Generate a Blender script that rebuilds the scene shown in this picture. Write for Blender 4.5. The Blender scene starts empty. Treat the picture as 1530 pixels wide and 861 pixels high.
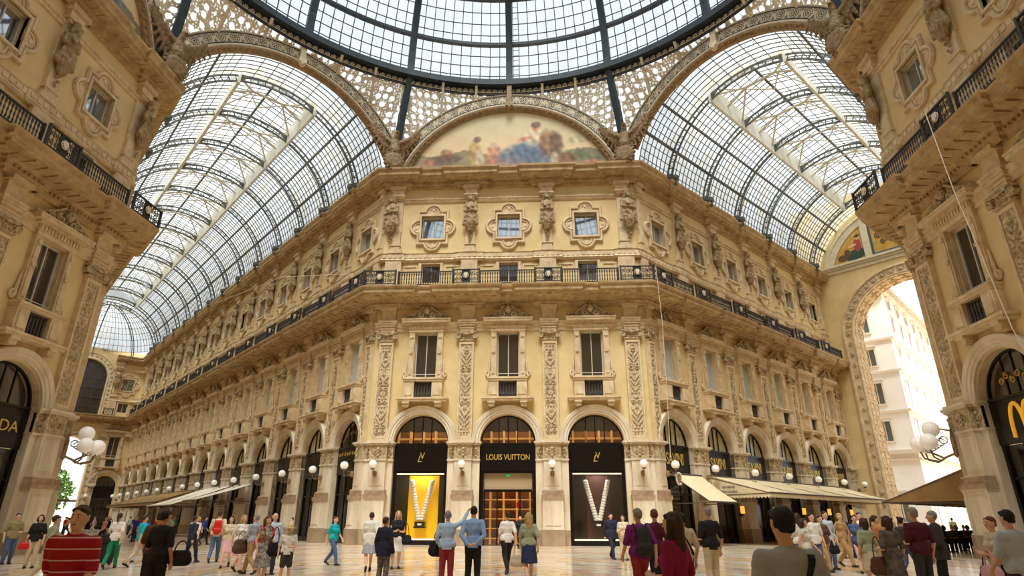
import bpy, math, random
from mathutils import Vector, Matrix, noise
PI = math.pi
R2 = math.sqrt(.5)
rnd = random.Random(7)
sc = bpy.context.scene
COL = sc.collection
# ---------------------------------------------------------------- dimensions (metres)
HS = 9.575            # half width of a corner facade
AW = 8.416            # half width of an arcade opening
P = 5.875             # bay spacing, corner facade
E0 = 2.812            # first bay of an arcade wall
Q = 5.604             # bay spacing, arcade wall
VX = HS + 2 * AW * R2
VY = 2 * AW * R2
CY = -(HS + VY)       # centre of the octagon
T_R, T_L = 33.8, 80.0
# ---------------------------------------------------------------- materials
def lin(c):
    return tuple(((x / 255) / 12.92 if x / 255 <= .04045 else ((x / 255 + .055) / 1.055) ** 2.4) for x in c)
def mat(name, c, rough=.6, metal=0, var=.0, vscale=1.5, bump=0, bscale=8, c2=None, spec=.4, emit=0, streak=False, coat=0):
    m = bpy.data.materials.new(name); m.use_nodes = True
    nt = m.node_tree; N = nt.nodes; L = nt.links
    b = N['Principled BSDF']
    c = lin(c) + (1,)
    b.inputs['Base Color'].default_value = c
    b.inputs['Roughness'].default_value = rough
    b.inputs['Metallic'].default_value = metal
    b.inputs['Specular IOR Level'].default_value = spec
    b.inputs['Coat Weight'].default_value = coat
    if emit:
        b.inputs['Emission Color'].default_value = c; b.inputs['Emission Strength'].default_value = emit
    if var or c2 or bump:
        tc = N.new('ShaderNodeTexCoord')
        mp = N.new('ShaderNodeMapping'); L.new(tc.outputs['Object'], mp.inputs[0])
        if streak: mp.inputs['Scale'].default_value = (1, 1, .25)
    if var or c2:
        n = N.new('ShaderNodeTexNoise'); n.inputs['Scale'].default_value = vscale; n.inputs['Detail'].default_value = 6
        n.inputs['Roughness'].default_value = .65
        L.new(mp.outputs[0], n.inputs['Vector'])
        r = N.new('ShaderNodeValToRGB'); r.color_ramp.elements[0].position = .32; r.color_ramp.elements[1].position = .68
        d = lin(c2) + (1,) if c2 else tuple(x * (1 - var) for x in c[:3]) + (1,)
        r.color_ramp.elements[0].color = d; r.color_ramp.elements[1].color = c
        L.new(n.outputs[0], r.inputs[0]); L.new(r.outputs[0], b.inputs['Base Color'])
    if bump:
        n2 = N.new('ShaderNodeTexNoise'); n2.inputs['Scale'].default_value = bscale; n2.inputs['Detail'].default_value = 4
        L.new(tc.outputs['Object'], n2.inputs['Vector'])
        bp = N.new('ShaderNodeBump'); bp.inputs['Strength'].default_value = bump; bp.inputs['Distance'].default_value = .06
        L.new(n2.outputs[0], bp.inputs['Height']); L.new(bp.outputs[0], b.inputs['Normal'])
    return m
STUCCO = mat('stucco_yellow', (228, 206, 154), .8, vscale=.7, c2=(212, 186, 134), bump=.05)
STONE = mat('stone_warm', (230, 212, 176), .7, vscale=1.8, c2=(194, 168, 130), bump=.12)
STONE2 = mat('stone_pier', (232, 222, 200), .6, vscale=1.1, c2=(192, 174, 144), bump=.08, streak=True)
CARVE = mat('stone_carved', (222, 204, 166), .75, vscale=6, c2=(140, 116, 80), bump=.9, bscale=13)
CORN = mat('stone_cornice', (202, 176, 132), .75, vscale=1.8, c2=(160, 132, 92), bump=.3, bscale=10)
STATUE = mat('stone_statue', (188, 166, 128), .75, vscale=4, c2=(128, 104, 70), bump=.3, bscale=12)
PLINTH = mat('stone_plinth', (176, 156, 128), .5, vscale=1.2, c2=(140, 118, 92), bump=.1)
MOULD = mat('marble_red_moulding', (186, 160, 132), .45, vscale=2, c2=(136, 110, 86))
IRON = mat('iron_black', (58, 55, 52), .5, .2)
IRON2 = mat('iron_panel', (84, 79, 74), .6, .2)
STEEL = mat('steel_dark', (62, 72, 80), .55, .2, vscale=2, c2=(48, 56, 62))
STEELV = mat('steel_vault', (78, 84, 84), .55, .1, vscale=1, c2=(108, 108, 100))
WHITE = mat('paint_offwhite', (236, 236, 228), .6, vscale=1, c2=(208, 202, 182))
GOLDM = mat('moulding_gilt', (172, 144, 104), .55, vscale=3, c2=(132, 106, 72), bump=.2)
BRONZE = mat('eagle_bronze', (160, 132, 92), .6, vscale=5, c2=(104, 80, 50), bump=.6, bscale=14)
CREAM = mat('band_cream', (222, 210, 182), .6, vscale=3, c2=(200, 184, 150))
INK = mat('band_dark', (44, 46, 48), .6)
BLACK = mat('lacquer_black', (18, 16, 16), .25)
BROWN = mat('interior_brown', (52, 36, 26), .6)
DARK = mat('interior_dark', (26, 21, 18), .7)
GOLD = mat('gold_letters', (226, 196, 112), .35, .6)
WGL = mat('window_glass_dark', (66, 58, 48), .05, .15, spec=1.0, coat=.5)
WGS = mat('window_glass_sky', (176, 184, 190), .03, .8, spec=1.0, coat=1)
FRAME = mat('window_frame_pale', (206, 204, 196), .5)
CURT = mat('curtain_cream', (226, 218, 184), .8, var=.2, vscale=4)
CURTG = mat('curtain_grey', (188, 196, 190), .8, var=.15, vscale=4)
GLOBE = mat('globe_opal', (244, 240, 230), .25, emit=.12)
AWN = mat('awning_cream', (232, 216, 180), .8, vscale=.8, c2=(218, 198, 158))
AWNB = mat('awning_brown', (164, 132, 84), .85, vscale=.8, c2=(140, 108, 66))
AWNW = mat('awning_white', (230, 222, 200), .8)
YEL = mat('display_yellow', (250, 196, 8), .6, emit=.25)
MAROON = mat('display_maroon', (72, 26, 24), .6)
PLASW = mat('display_white', (246, 244, 236), .5)
OUTW = mat('facade_white', (252, 252, 252), .7, vscale=.6, c2=(244, 242, 240))
OUTG = mat('facade_shade_glass', (96, 108, 112), .15, spec=.8)
OUTS = mat('facade_stone_trim', (226, 216, 200), .7)
LEAF = mat('leaves_green', (120, 160, 80), .7, vscale=3, c2=(70, 110, 44), bump=.5)
BARK = mat('bark', (110, 84, 60), .8)
WOODC = mat('lacquered_wood', (92, 56, 30), .4, vscale=3, c2=(64, 38, 20))
REDM = mat('bag_red', (206, 24, 24), .5)
GOLDSH = mat('shelf_lit', (240, 190, 110), .5, emit=.5)
ROPE = mat('rope_white', (226, 216, 196), .7)

def pane(name, t=.8, tint=(1, 1, 1), dirt=.35, glossy=.06, scale=(.35, .35, .35), yellow=False):
    m = bpy.data.materials.new(name); m.use_nodes = True
    nt = m.node_tree; N = nt.nodes; L = nt.links
    N.remove(N['Principled BSDF']); out = N['Material Output']
    tr = N.new('ShaderNodeBsdfTransparent'); tr.inputs[0].default_value = (*tint, 1)
    tl = N.new('ShaderNodeBsdfTranslucent'); tl.inputs[0].default_value = (.5, .52, .53, 1)
    gl = N.new('ShaderNodeBsdfGlossy'); gl.inputs['Roughness'].default_value = .08
    a = N.new('ShaderNodeMixShader'); b = N.new('ShaderNodeMixShader')
    tc = N.new('ShaderNodeTexCoord'); mp = N.new('ShaderNodeMapping'); mp.inputs['Scale'].default_value = scale
    n = N.new('ShaderNodeTexNoise'); n.inputs['Scale'].default_value = 1; n.inputs['Detail'].default_value = 5
    mr = N.new('ShaderNodeMapRange'); mr.inputs['From Min'].default_value = .38; mr.inputs['From Max'].default_value = .66
    mr.inputs['To Min'].default_value = 1 - t; mr.inputs['To Max'].default_value = min(1, 1 - t + dirt)
    L.new(tc.outputs['Object'], mp.inputs[0]); L.new(mp.outputs[0], n.inputs['Vector']); L.new(n.outputs[0], mr.inputs['Value'])
    L.new(mr.outputs[0], a.inputs[0]); L.new(tr.outputs[0], a.inputs[1]); L.new(tl.outputs[0], a.inputs[2])
    if yellow:
        r = N.new('ShaderNodeValToRGB'); r.color_ramp.elements[0].position = .45; r.color_ramp.elements[1].position = .7
        r.color_ramp.elements[0].color = (.5, .53, .54, 1); r.color_ramp.elements[1].color = (.5, .44, .3, 1)
        n3 = N.new('ShaderNodeTexNoise'); n3.inputs['Scale'].default_value = 2.2; L.new(mp.outputs[0], n3.inputs['Vector'])
        L.new(n3.outputs[0], r.inputs[0]); L.new(r.outputs[0], tl.inputs[0])
    b.inputs[0].default_value = glossy
    L.new(a.outputs[0], b.inputs[1]); L.new(gl.outputs[0], b.inputs[2]); L.new(b.outputs[0], out.inputs[0])
    return m
VGLASS = pane('vault_glass', .62, (.93, .97, 1), .4, .03, (.25, .6, .25), True)
DGLASS = pane('dome_glass', .86, (.93, .97, 1), .12, .02)
SGLASS = pane('shop_glass', .97, (1, .99, .97), 0, .07)

def floor_mat():
    m = bpy.data.materials.new('mosaic_marble'); m.use_nodes = True
    nt = m.node_tree; N = nt.nodes; L = nt.links; b = N['Principled BSDF']
    b.inputs['Roughness'].default_value = .16
    tc = N.new('ShaderNodeTexCoord'); sp = N.new('ShaderNodeSeparateXYZ'); L.new(tc.outputs['Object'], sp.inputs[0])
    def M(op, x, y=None):
        n = N.new('ShaderNodeMath'); n.operation = op
        for i, v in enumerate((x, y)):
            if v is None: continue
            if isinstance(v, (int, float)): n.inputs[i].default_value = v
            else: L.new(v, n.inputs[i])
        return n.outputs[0]
    X, Y = sp.outputs[0], sp.outputs[1]
    rad = M('SQRT', M('ADD', M('MULTIPLY', X, X), M('MULTIPLY', Y, Y)))
    ang = M('ARCTAN2', Y, X)
    def ramp(v, stops, const=True):
        r = N.new('ShaderNodeValToRGB'); r.color_ramp.interpolation = 'CONSTANT' if const else 'LINEAR'
        e = r.color_ramp.elements
        while len(e) > 1: e.remove(e[-1])
        e[0].position = stops[0][0]; e[0].color = lin(stops[0][1]) + (1,)
        for p_, c_ in stops[1:]:
            q = e.new(p_); q.color = lin(c_) + (1,)
        L.new(v, r.inputs[0]); return r.outputs[0]
    def mix(f, a_, b_):
        n = N.new('ShaderNodeMix'); n.data_type = 'RGBA'; L.new(f, n.inputs[0]); L.new(a_, n.inputs[6]); L.new(b_, n.inputs[7]); return n.outputs[2]
    CR, YE, RE, GR, WH, PK = (240, 224, 196), (236, 206, 154), (206, 132, 104), (184, 182, 176), (244, 236, 220), (234, 200, 176)
    rings = ramp(M('FRACT', M('DIVIDE', rad, 5.2)), [(0, CR), (.2, RE), (.23, WH), (.42, GR), (.45, YE), (.66, WH), (.69, PK), (.86, CR)])
    # star and chequer pattern turning with the angle
    w = M('SINE', M('MULTIPLY', ang, 16)); v = M('SINE', M('MULTIPLY', rad, 2.4))
    star = M('GREATER_THAN', M('MULTIPLY', w, v), .35)
    alt = ramp(M('FRACT', M('DIVIDE', rad, 3.7)), [(0, WH), (.3, PK), (.5, GR), (.6, CR), (.8, RE), (.86, YE)])
    base = mix(star, rings, alt)
    n = N.new('ShaderNodeTexNoise'); n.inputs['Scale'].default_value = 3; n.inputs['Detail'].default_value = 8; L.new(tc.outputs['Object'], n.inputs['Vector'])
    mm = N.new('ShaderNodeMix'); mm.data_type = 'RGBA'; mm.blend_type = 'MULTIPLY'; mm.inputs[0].default_value = .6
    vr = ramp(n.outputs[0], [(.35, (205, 195, 185)), (.65, (255, 255, 250))], False)
    L.new(base, mm.inputs[6]); L.new(vr, mm.inputs[7]); L.new(mm.outputs[2], b.inputs['Base Color'])
    return m
FLOOR = floor_mat()

def lattice_mat():
    # cream lattice with many round glazed openings
    m = bpy.data.materials.new('pierced_lattice'); m.use_nodes = True
    nt = m.node_tree; N = nt.nodes; L = nt.links; b = N['Principled BSDF']; out = N['Material Output']
    b.inputs['Base Color'].default_value = lin((228, 220, 196)) + (1,); b.inputs['Roughness'].default_value = .7
    uv = N.new('ShaderNodeUVMap'); uv.uv_map = 'UVMap'
    v = N.new('ShaderNodeTexVoronoi'); v.feature = 'F1'; v.inputs['Scale'].default_value = 1.75; v.inputs['Randomness'].default_value = .35
    v2 = N.new('ShaderNodeTexVoronoi'); v2.feature = 'F1'; v2.inputs['Scale'].default_value = 5.5; v2.inputs['Randomness'].default_value = .5
    L.new(uv.outputs[0], v.inputs['Vector']); L.new(uv.outputs[0], v2.inputs['Vector'])
    g = N.new('ShaderNodeMath'); g.operation = 'LESS_THAN'; g.inputs[1].default_value = .36; L.new(v.outputs[0], g.inputs[0])
    g2 = N.new('ShaderNodeMath'); g2.operation = 'LESS_THAN'; g2.inputs[1].default_value = .36; L.new(v2.outputs[0], g2.inputs[0])
    g3 = N.new('ShaderNodeMath'); g3.operation = 'MULTIPLY'; g3.inputs[1].default_value = .55; L.new(g2.outputs[0], g3.inputs[0])
    mx = N.new('ShaderNodeMath'); mx.operation = 'MAXIMUM'; L.new(g.outputs[0], mx.inputs[0]); L.new(g3.outputs[0], mx.inputs[1])
    tl = N.new('ShaderNodeMixShader'); tl.inputs[0].default_value = .6
    t1 = N.new('ShaderNodeBsdfTranslucent'); t1.inputs[0].default_value = (.9, .92, .9, 1); t2 = N.new('ShaderNodeBsdfTransparent')
    L.new(t1.outputs[0], tl.inputs[1]); L.new(t2.outputs[0], tl.inputs[2])
    mix = N.new('ShaderNodeMixShader'); L.new(mx.outputs[0], mix.inputs[0]); L.new(b.outputs[0], mix.inputs[1]); L.new(tl.outputs[0], mix.inputs[2])
    L.new(mix.outputs[0], out.inputs[0])
    return m
LATT = lattice_mat()

def paint_mat():
    m = bpy.data.materials.new('fresco_paint'); m.use_nodes = True
    N = m.node_tree.nodes; L = m.node_tree.links; b = N['Principled BSDF']; b.inputs['Roughness'].default_value = .8
    a = N.new('ShaderNodeVertexColor'); a.layer_name = 'Col'; L.new(a.outputs[0], b.inputs['Base Color'])
    return m
PAINT = paint_mat()
# ---------------------------------------------------------------- mesh builder
class MB:
    def __init__(s): s.v = []; s.f = []; s.m = []; s.smooth = False
    def add(s, vs, fs, m=0):
        o = len(s.v); s.v += [tuple(x) for x in vs]; s.f += [tuple(i + o for i in q) for q in fs]; s.m += [m] * len(fs); return s
    def box(s, x0, x1, y0, y1, z0, z1, m=0):
        return s.add([(x0, y0, z0), (x1, y0, z0), (x1, y1, z0), (x0, y1, z0), (x0, y0, z1), (x1, y0, z1), (x1, y1, z1), (x0, y1, z1)],
                     [(0, 3, 2, 1), (4, 5, 6, 7), (0, 1, 5, 4), (1, 2, 6, 5), (2, 3, 7, 6), (3, 0, 4, 7)], m)
    def bar(s, a, b, w, h, m=0, up=(0, 0, 1)):
        a = Vector(a); b = Vector(b); d = (b - a)
        if d.length < 1e-6: return s
        d.normalize(); u = Vector(up)
        if abs(d.dot(u)) > .98: u = Vector((1, 0, 0)) if abs(d.x) < .9 else Vector((0, 1, 0))
        x = d.cross(u).normalized() * w / 2; y = x.cross(d).normalized() * h / 2
        return s.add([a - x - y, a + x - y, a + x + y, a - x + y, b - x - y, b + x - y, b + x + y, b - x + y],
                     [(0, 3, 2, 1), (4, 5, 6, 7), (0, 1, 5, 4), (1, 2, 6, 5), (2, 3, 7, 6), (3, 0, 4, 7)], m)
    def prism(s, poly, y0, y1, m=0):
        n = len(poly); vs = [(x, y0, z) for x, z in poly] + [(x, y1, z) for x, z in poly]
        return s.add(vs, [tuple(range(n)), tuple(range(2 * n - 1, n - 1, -1))] + [(i, i + n, (i + 1) % n + n, (i + 1) % n) for i in range(n)], m)
    def tube(s, pts, r, n=6, closed=False, m=0):
        pts = [Vector(p) for p in pts]; k = len(pts); vs = []; up = None
        rr = r if isinstance(r, (list, tuple)) else [r] * k
        for i in range(k):
            d = (pts[(i + 1) % k] - pts[i - 1]) if closed else (pts[min(i + 1, k - 1)] - pts[max(i - 1, 0)])
            if d.length < 1e-9: d = Vector((0, 0, 1))
            d.normalize()
            if up is None: up = Vector((0, 1, 0)) if abs(d.y) < .9 else Vector((1, 0, 0))
            x = d.cross(up)
            if x.length < 1e-4: x = d.orthogonal()
            x.normalize(); y = x.cross(d).normalized(); up = y
            for j in range(n):
                a = 2 * PI * j / n; vs.append(pts[i] + (x * math.cos(a) + y * math.sin(a)) * rr[i])
        fs = []
        for i in range(k if closed else k - 1):
            i2 = (i + 1) % k
            for j in range(n): fs.append((i * n + j, i * n + (j + 1) % n, i2 * n + (j + 1) % n, i2 * n + j))
        if not closed: fs += [tuple(range(n - 1, -1, -1)), tuple((k - 1) * n + j for j in range(n))]
        return s.add(vs, fs, m)
    def lathe(s, prof, n=16, c=(0, 0, 0), m=0, sx=1, sy=1):
        vs = []; k = len(prof)
        for r, z in prof:
            for j in range(n):
                a = 2 * PI * j / n; vs.append((c[0] + r * sx * math.cos(a), c[1] + r * sy * math.sin(a), c[2] + z))
        fs = [(i * n + j, i * n + (j + 1) % n, (i + 1) * n + (j + 1) % n, (i + 1) * n + j) for i in range(k - 1) for j in range(n)]
        fs += [tuple(range(n - 1, -1, -1)), tuple((k - 1) * n + j for j in range(n))]
        return s.add(vs, fs, m)
    def ball(s, c, r, n=12, k=8, m=0, sx=1, sy=1, sz=1):
        return s.lathe([(max(1e-4, r * math.sin(PI * i / k)), -r * sz * math.cos(PI * i / k)) for i in range(k + 1)], n, c, m, sx, sy)
    def cyl(s, c0, c1, r, n=12, m=0): return s.tube([c0, c1], r, n, m=m)
    def caps(s, p0, p1, r0, r1, sx=1, sy=1, n=12, m=0):
        p0 = Vector(p0); p1 = Vector(p1); d = p1 - p0; L_ = d.length
        d = d.normalized() if L_ > 1e-6 else Vector((0, 0, 1))
        x = d.orthogonal().normalized(); y = d.cross(x); vs = []; rings = []
        for i in range(1, 5): t = -PI / 2 + i * PI / 8; rings.append((p0 + d * r0 * math.sin(t), r0 * math.cos(t)))
        for i in range(4): t = i * PI / 8; rings.append((p1 + d * r1 * math.sin(t), r1 * math.cos(t)))
        for c, r in rings:
            for j in range(n):
                a = 2 * PI * j / n; o = (x * math.cos(a) + y * math.sin(a)) * r; vs.append(c + Vector((o.x * sx, o.y * sy, o.z)))
        k = len(rings); vs += [p0 - d * r0, p1 + d * r1]
        fs = [(i * n + j, i * n + (j + 1) % n, (i + 1) * n + (j + 1) % n, (i + 1) * n + j) for i in range(k - 1) for j in range(n)]
        fs += [((j + 1) % n, j, k * n) for j in range(n)] + [((k - 1) * n + j, (k - 1) * n + (j + 1) % n, k * n + 1) for j in range(n)]
        return s.add(vs, fs, m)
    def sweep(s, path, prof, closed=False, m=0, ends=True):
        """path in plan (x, y); prof = [(out, z)]; out grows to the right of the direction of travel"""
        k = len(path); path = [Vector(p) for p in path]; off = []
        for i in range(k):
            a = (path[i] - path[i - 1]) if (closed or i > 0) else None
            b = (path[(i + 1) % k] - path[i]) if (closed or i < k - 1) else None
            na = Vector((a.y, -a.x)).normalized() if a is not None and a.length > 1e-6 else None
            nb = Vector((b.y, -b.x)).normalized() if b is not None and b.length > 1e-6 else None
            if na is None: o = nb
            elif nb is None: o = na
            else: o = (na + nb) / max(.25, 1 + na.dot(nb))
            off.append(o)
        n = len(prof); vs = []
        for i in range(k):
            for o, z in prof: vs.append((path[i].x + off[i].x * o, path[i].y + off[i].y * o, z))
        fs = [(i * n + j, i * n + j + 1, ((i + 1) % k) * n + j + 1, ((i + 1) % k) * n + j) for i in range(k if closed else k - 1) for j in range(n - 1)]
        if ends and not closed: fs += [tuple(range(n - 1, -1, -1)), tuple((k - 1) * n + j for j in range(n))]
        return s.add(vs, fs, m)
    def sweepxz(s, path, prof, closed=False, m=0, flip=1):
        """path in a wall's own plane (x, z); prof = [(inset, out)]"""
        t = MB().sweep(path, prof, closed, m); s.add([(x, -z, y) for x, y, z in t.v], t.f, m); return s
    def xf(s, M):
        s.v = [tuple(M @ Vector(p)) for p in s.v]; return s
    def merge(s, o, M=None, m=None):
        vs = [tuple(M @ Vector(p)) for p in o.v] if M is not None else o.v
        b = len(s.v); s.v += vs; s.f += [tuple(i + b for i in q) for q in o.f]; s.m += (o.m if m is None else [m] * len(o.f)); return s
    def mesh(s, name, mats, smooth=False):
        me = bpy.data.meshes.new(name); me.from_pydata(s.v, [], s.f)
        mats = mats if isinstance(mats, (list, tuple)) else [mats]
        for x in mats: me.materials.append(x)
        if len(mats) > 1: me.polygons.foreach_set('material_index', s.m)
        if smooth: me.polygons.foreach_set('use_smooth', [True] * len(s.f))
        me.update(); return me
    def build(s, name, mats, parent=None, smooth=False):
        return link(name, s.mesh(name, mats, smooth), parent)
def link(name, data, parent=None, loc=(0, 0, 0), rot=0):
    o = bpy.data.objects.new(name, data); COL.objects.link(o); o.location = loc; o.rotation_euler = (0, 0, rot)
    if parent is not None: o.parent = parent
    return o
def empty(name, loc=(0, 0, 0), rot=0, parent=None): return link(name, None, parent, loc, rot)
def thing(o, label, cat, group=None):
    o['label'] = label; o['category'] = cat
    if group: o['group'] = group
    return o
def struct(o): o['kind'] = 'structure'; return o
def put(o, fr, u, out=0, z=0, extra=0):
    loc, rot = fr; c, s_ = math.cos(rot), math.sin(rot)
    o.location = (loc[0] + c * u + s_ * out, loc[1] + s_ * u - c * out, loc[2] + z); o.rotation_euler = (0, 0, rot + extra); return o
def kids(o): return [c for c in bpy.data.objects if c.parent == o]
def copy_tree(o, ks=None, parent=None):
    c = o.copy(); COL.objects.link(c); c.parent = parent
    for ch in o.children: copy_tree(ch, None, c)
    return c
PROTO = []
def proto(o): PROTO.append(o); return o
def drop_protos():
    for o in PROTO:
        for c in list(o.children_recursive): bpy.data.objects.remove(c)
        bpy.data.objects.remove(o)
def arc(cx, cz, r, a0, a1, n): return [(cx + r * math.cos(a0 + (a1 - a0) * i / n), cz + r * math.sin(a0 + (a1 - a0) * i / n)) for i in range(n + 1)]
def spiral(cx, cz, r0, r1, turns, a0, d=1, n=22):
    return [(cx + (r0 + (r1 - r0) * i / n) * math.cos(a0 + d * turns * 2 * PI * i / n), cz + (r0 + (r1 - r0) * i / n) * math.sin(a0 + d * turns * 2 * PI * i / n)) for i in range(n + 1)]
def p3(pts, y): return [(x, y, z) for x, z in pts]
def remeshed(name, mb, voxel, mats, it=2, fac=.5):
    me = mb.mesh(name, mats); o = bpy.data.objects.new('tmp', me); COL.objects.link(o)
    r = o.modifiers.new('r', 'REMESH'); r.mode = 'VOXEL'; r.voxel_size = voxel; r.use_smooth_shade = True
    if it: s = o.modifiers.new('s', 'SMOOTH'); s.iterations = it; s.factor = fac
    dg = bpy.context.evaluated_depsgraph_get(); out = bpy.data.meshes.new_from_object(o.evaluated_get(dg)); out.name = name
    bpy.data.objects.remove(o); bpy.data.meshes.remove(me)
    out.materials.clear()
    for x in (mats if isinstance(mats, (list, tuple)) else [mats]): out.materials.append(x)
    out.polygons.foreach_set('use_smooth', [True] * len(out.polygons)); out.polygons.foreach_set('material_index', [0] * len(out.polygons))
    return out
def text(name, s, size, m, parent, loc, ext=.02, shear=0, offset=0, sx=1):
    c = bpy.data.curves.new(name, 'FONT'); c.body = s; c.size = size; c.align_x = 'CENTER'; c.align_y = 'CENTER'; c.extrude = ext; c.shear = shear; c.offset = offset
    c.materials.append(m); q = bpy.data.objects.new('tmp', c); COL.objects.link(q); me = bpy.data.meshes.new_from_object(q.evaluated_get(bpy.context.evaluated_depsgraph_get())); bpy.data.objects.remove(q); o = link(name, me, parent, loc); o.rotation_euler = (PI / 2, 0, 0); o.scale = (sx, 1, 1); return o
# wall frames: local x runs along the wall, local -y faces the viewer
FRONT = ((0, 0, 0), 0)
RG = ((HS, 0, 0), PI / 4)
LG = ((-HS, 0, 0), -PI / 4)
LP = ((-VX, CY, 0), PI / 2)
RP = ((VX, CY, 0), -PI / 2)
RE = ((HS + R2 * T_R + R2 * AW, R2 * T_R - R2 * AW, 0), -PI / 4)
LE = ((-HS - R2 * T_L - R2 * AW, R2 * T_L - R2 * AW, 0), PI / 4)
def w2(fr, u, out=0):
    loc, rot = fr; c, s_ = math.cos(rot), math.sin(rot); return (loc[0] + c * u + s_ * out, loc[1] + s_ * u - c * out)
# ================================================================ WALLS
def wall(name, fr, u0, u1, z0, z1, rects, arches, m=STUCCO, depth=.6, m2=STONE):
    """rects: (a, b, z0, z1, depth); arches: (centre, r, springing, z_bottom, depth)"""
    mb = MB(); us = {u0, u1}; zs = {z0, z1}; holes = []
    for a, b, c, d, dp in rects: us |= {a, b}; zs |= {c, d}; holes.append((a, b, c, d))
    for c, r, sp, zb, dp in arches: us |= {c - r, c + r}; zs |= {zb, sp, sp + r + .05}; holes.append((c - r, c + r, zb, sp + r + .05))
    us = sorted(x for x in us if u0 - 1e-6 <= x <= u1 + 1e-6); zs = sorted(x for x in zs if z0 - 1e-6 <= x <= z1 + 1e-6)
    for i in range(len(us) - 1):
        for j in range(len(zs) - 1):
            um, zm = (us[i] + us[i + 1]) / 2, (zs[j] + zs[j + 1]) / 2
            if any(a < um < b and c < zm < d for a, b, c, d in holes): continue
            mb.add([(us[i], 0, zs[j]), (us[i + 1], 0, zs[j]), (us[i + 1], 0, zs[j + 1]), (us[i], 0, zs[j + 1])], [(0, 1, 2, 3)])
    for a, b, c, d, dp in rects:
        mb.add([(a, 0, c), (b, 0, c), (b, 0, d), (a, 0, d), (a, dp, c), (b, dp, c), (b, dp, d), (a, dp, d)], [(0, 4, 5, 1), (1, 5, 6, 2), (2, 6, 7, 3), (3, 7, 4, 0)], 1)
    for c, r, sp, zb, dp in arches:
        A = arc(c, sp, r, 0, PI, 28); top = sp + r + .05
        for i in range(28):
            (x0, za), (x1, zb_) = A[i], A[i + 1]
            mb.add([(x0, 0, za), (x0, 0, top), (x1, 0, top), (x1, 0, zb_)], [(0, 1, 2, 3)])
            mb.add([(x0, 0, za), (x1, 0, zb_), (x1, dp, zb_), (x0, dp, za)], [(0, 1, 2, 3)], 1)
        for x in (c - r, c + r): mb.add([(x, 0, zb), (x, 0, sp), (x, dp, sp), (x, dp, zb)], [(0, 1, 2, 3)], 1)
    o = mb.build(name, [m, m2]); o.location = fr[0]; o.rotation_euler = (0, 0, fr[1]); return struct(o)
def openings(cs, pav=False):
    rects = []; arches = []
    for c in cs:
        arches.append((c, 1.86, 6.35, 0.0, .75))
        rects += [(c - .78, c + .78, 10.72, 14.05, .45), (c - .72, c + .72, 18.0, 19.5, .4), (c - .86, c + .86, 21.55, 23.48, .45)]
    return rects, arches
FB = [-P, 0, P]; RB = [E0 + i * Q for i in range(6)]; LB = [-(E0 + i * Q) for i in range(14)]
FPIL = [-8.7, -P / 2, P / 2, 8.7]
RPIL = [.55] + [E0 + (i + .5) * Q for i in range(5)] + [33.1]
LPIL = [-.55] + [-(E0 + (i + .5) * Q) for i in range(14)]
ZT = 27.3
W_F = wall('wall_front', FRONT, -HS, HS, 0, ZT, *openings(FB))
W_R = wall('wall_right', RG, 0, T_R, 0, ZT, *openings(RB))
W_L = wall('wall_left', LG, -T_L, 0, 0, ZT, *openings(LB))
W_LP = wall('wall_left_pavilion', LP, -HS, HS, 0, ZT, *openings([P, 0]))
W_RP = wall('wall_right_pavilion', RP, -HS, HS, 0, ZT, *openings([-P, 0]))
# arcade walls hidden behind the two near pavilions and the back half of the octagon: plain, they only close the room
LPG = ((-VX, -VY, 0), -PI / 4 + PI); RPG = ((VX, -VY, 0), PI / 4 + PI)
wall('wall_left_arcade_near', LPG, 0, T_L, 0, ZT, [], [])
wall('wall_right_arcade_near', RPG, -T_R, 0, 0, ZT, [], [])
YB = 2 * CY
wall('wall_rear', ((0, YB, 0), PI), -HS, HS, 0, 35.6, [], [])
for nm, sx in (('wall_rear_left', -1), ('wall_rear_right', 1)):
    wall(nm, ((sx * (HS + AW * R2), YB + AW * R2, 0), PI + (PI / 4 if sx > 0 else -PI / 4)), -AW, AW, 0, 35.6, [], [])
def big_end(name, fr, u0, u1, ztop, arches, rects, depth):
    return wall(name, fr, u0, u1, 0, ztop, rects, arches, STUCCO, depth)
W_RE = wall('wall_right_end', RE, -AW - 1.5, AW + 1.5, 0, 36, [], [(0, 5.6, 19.7, 0, 2.6)])
LW = AW - 2.35
W_LE = wall('wall_left_end', LE, -AW, AW, 0, 28.1, [(LW - .78, LW + .78, 10.72, 14.05, .45), (LW - .72, LW + .72, 18.0, 19.5, .4), (LW - .86, LW + .86, 21.55, 23.48, .45)],
            [(0, 3.1, 10.6, 0, 1.6), (0, 2.9, 23.2, 17.3, .8), (LW, 1.6, 6.35, 0, .7)])
# floor and the street beyond both ends
fl = MB(); fl.add([(-140, -30, 0), (140, -30, 0), (140, 140, 0), (-140, 140, 0)], [(0, 1, 2, 3)])
f = struct(fl.build('floor', FLOOR)); f.location = (0, CY, 0)

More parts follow.
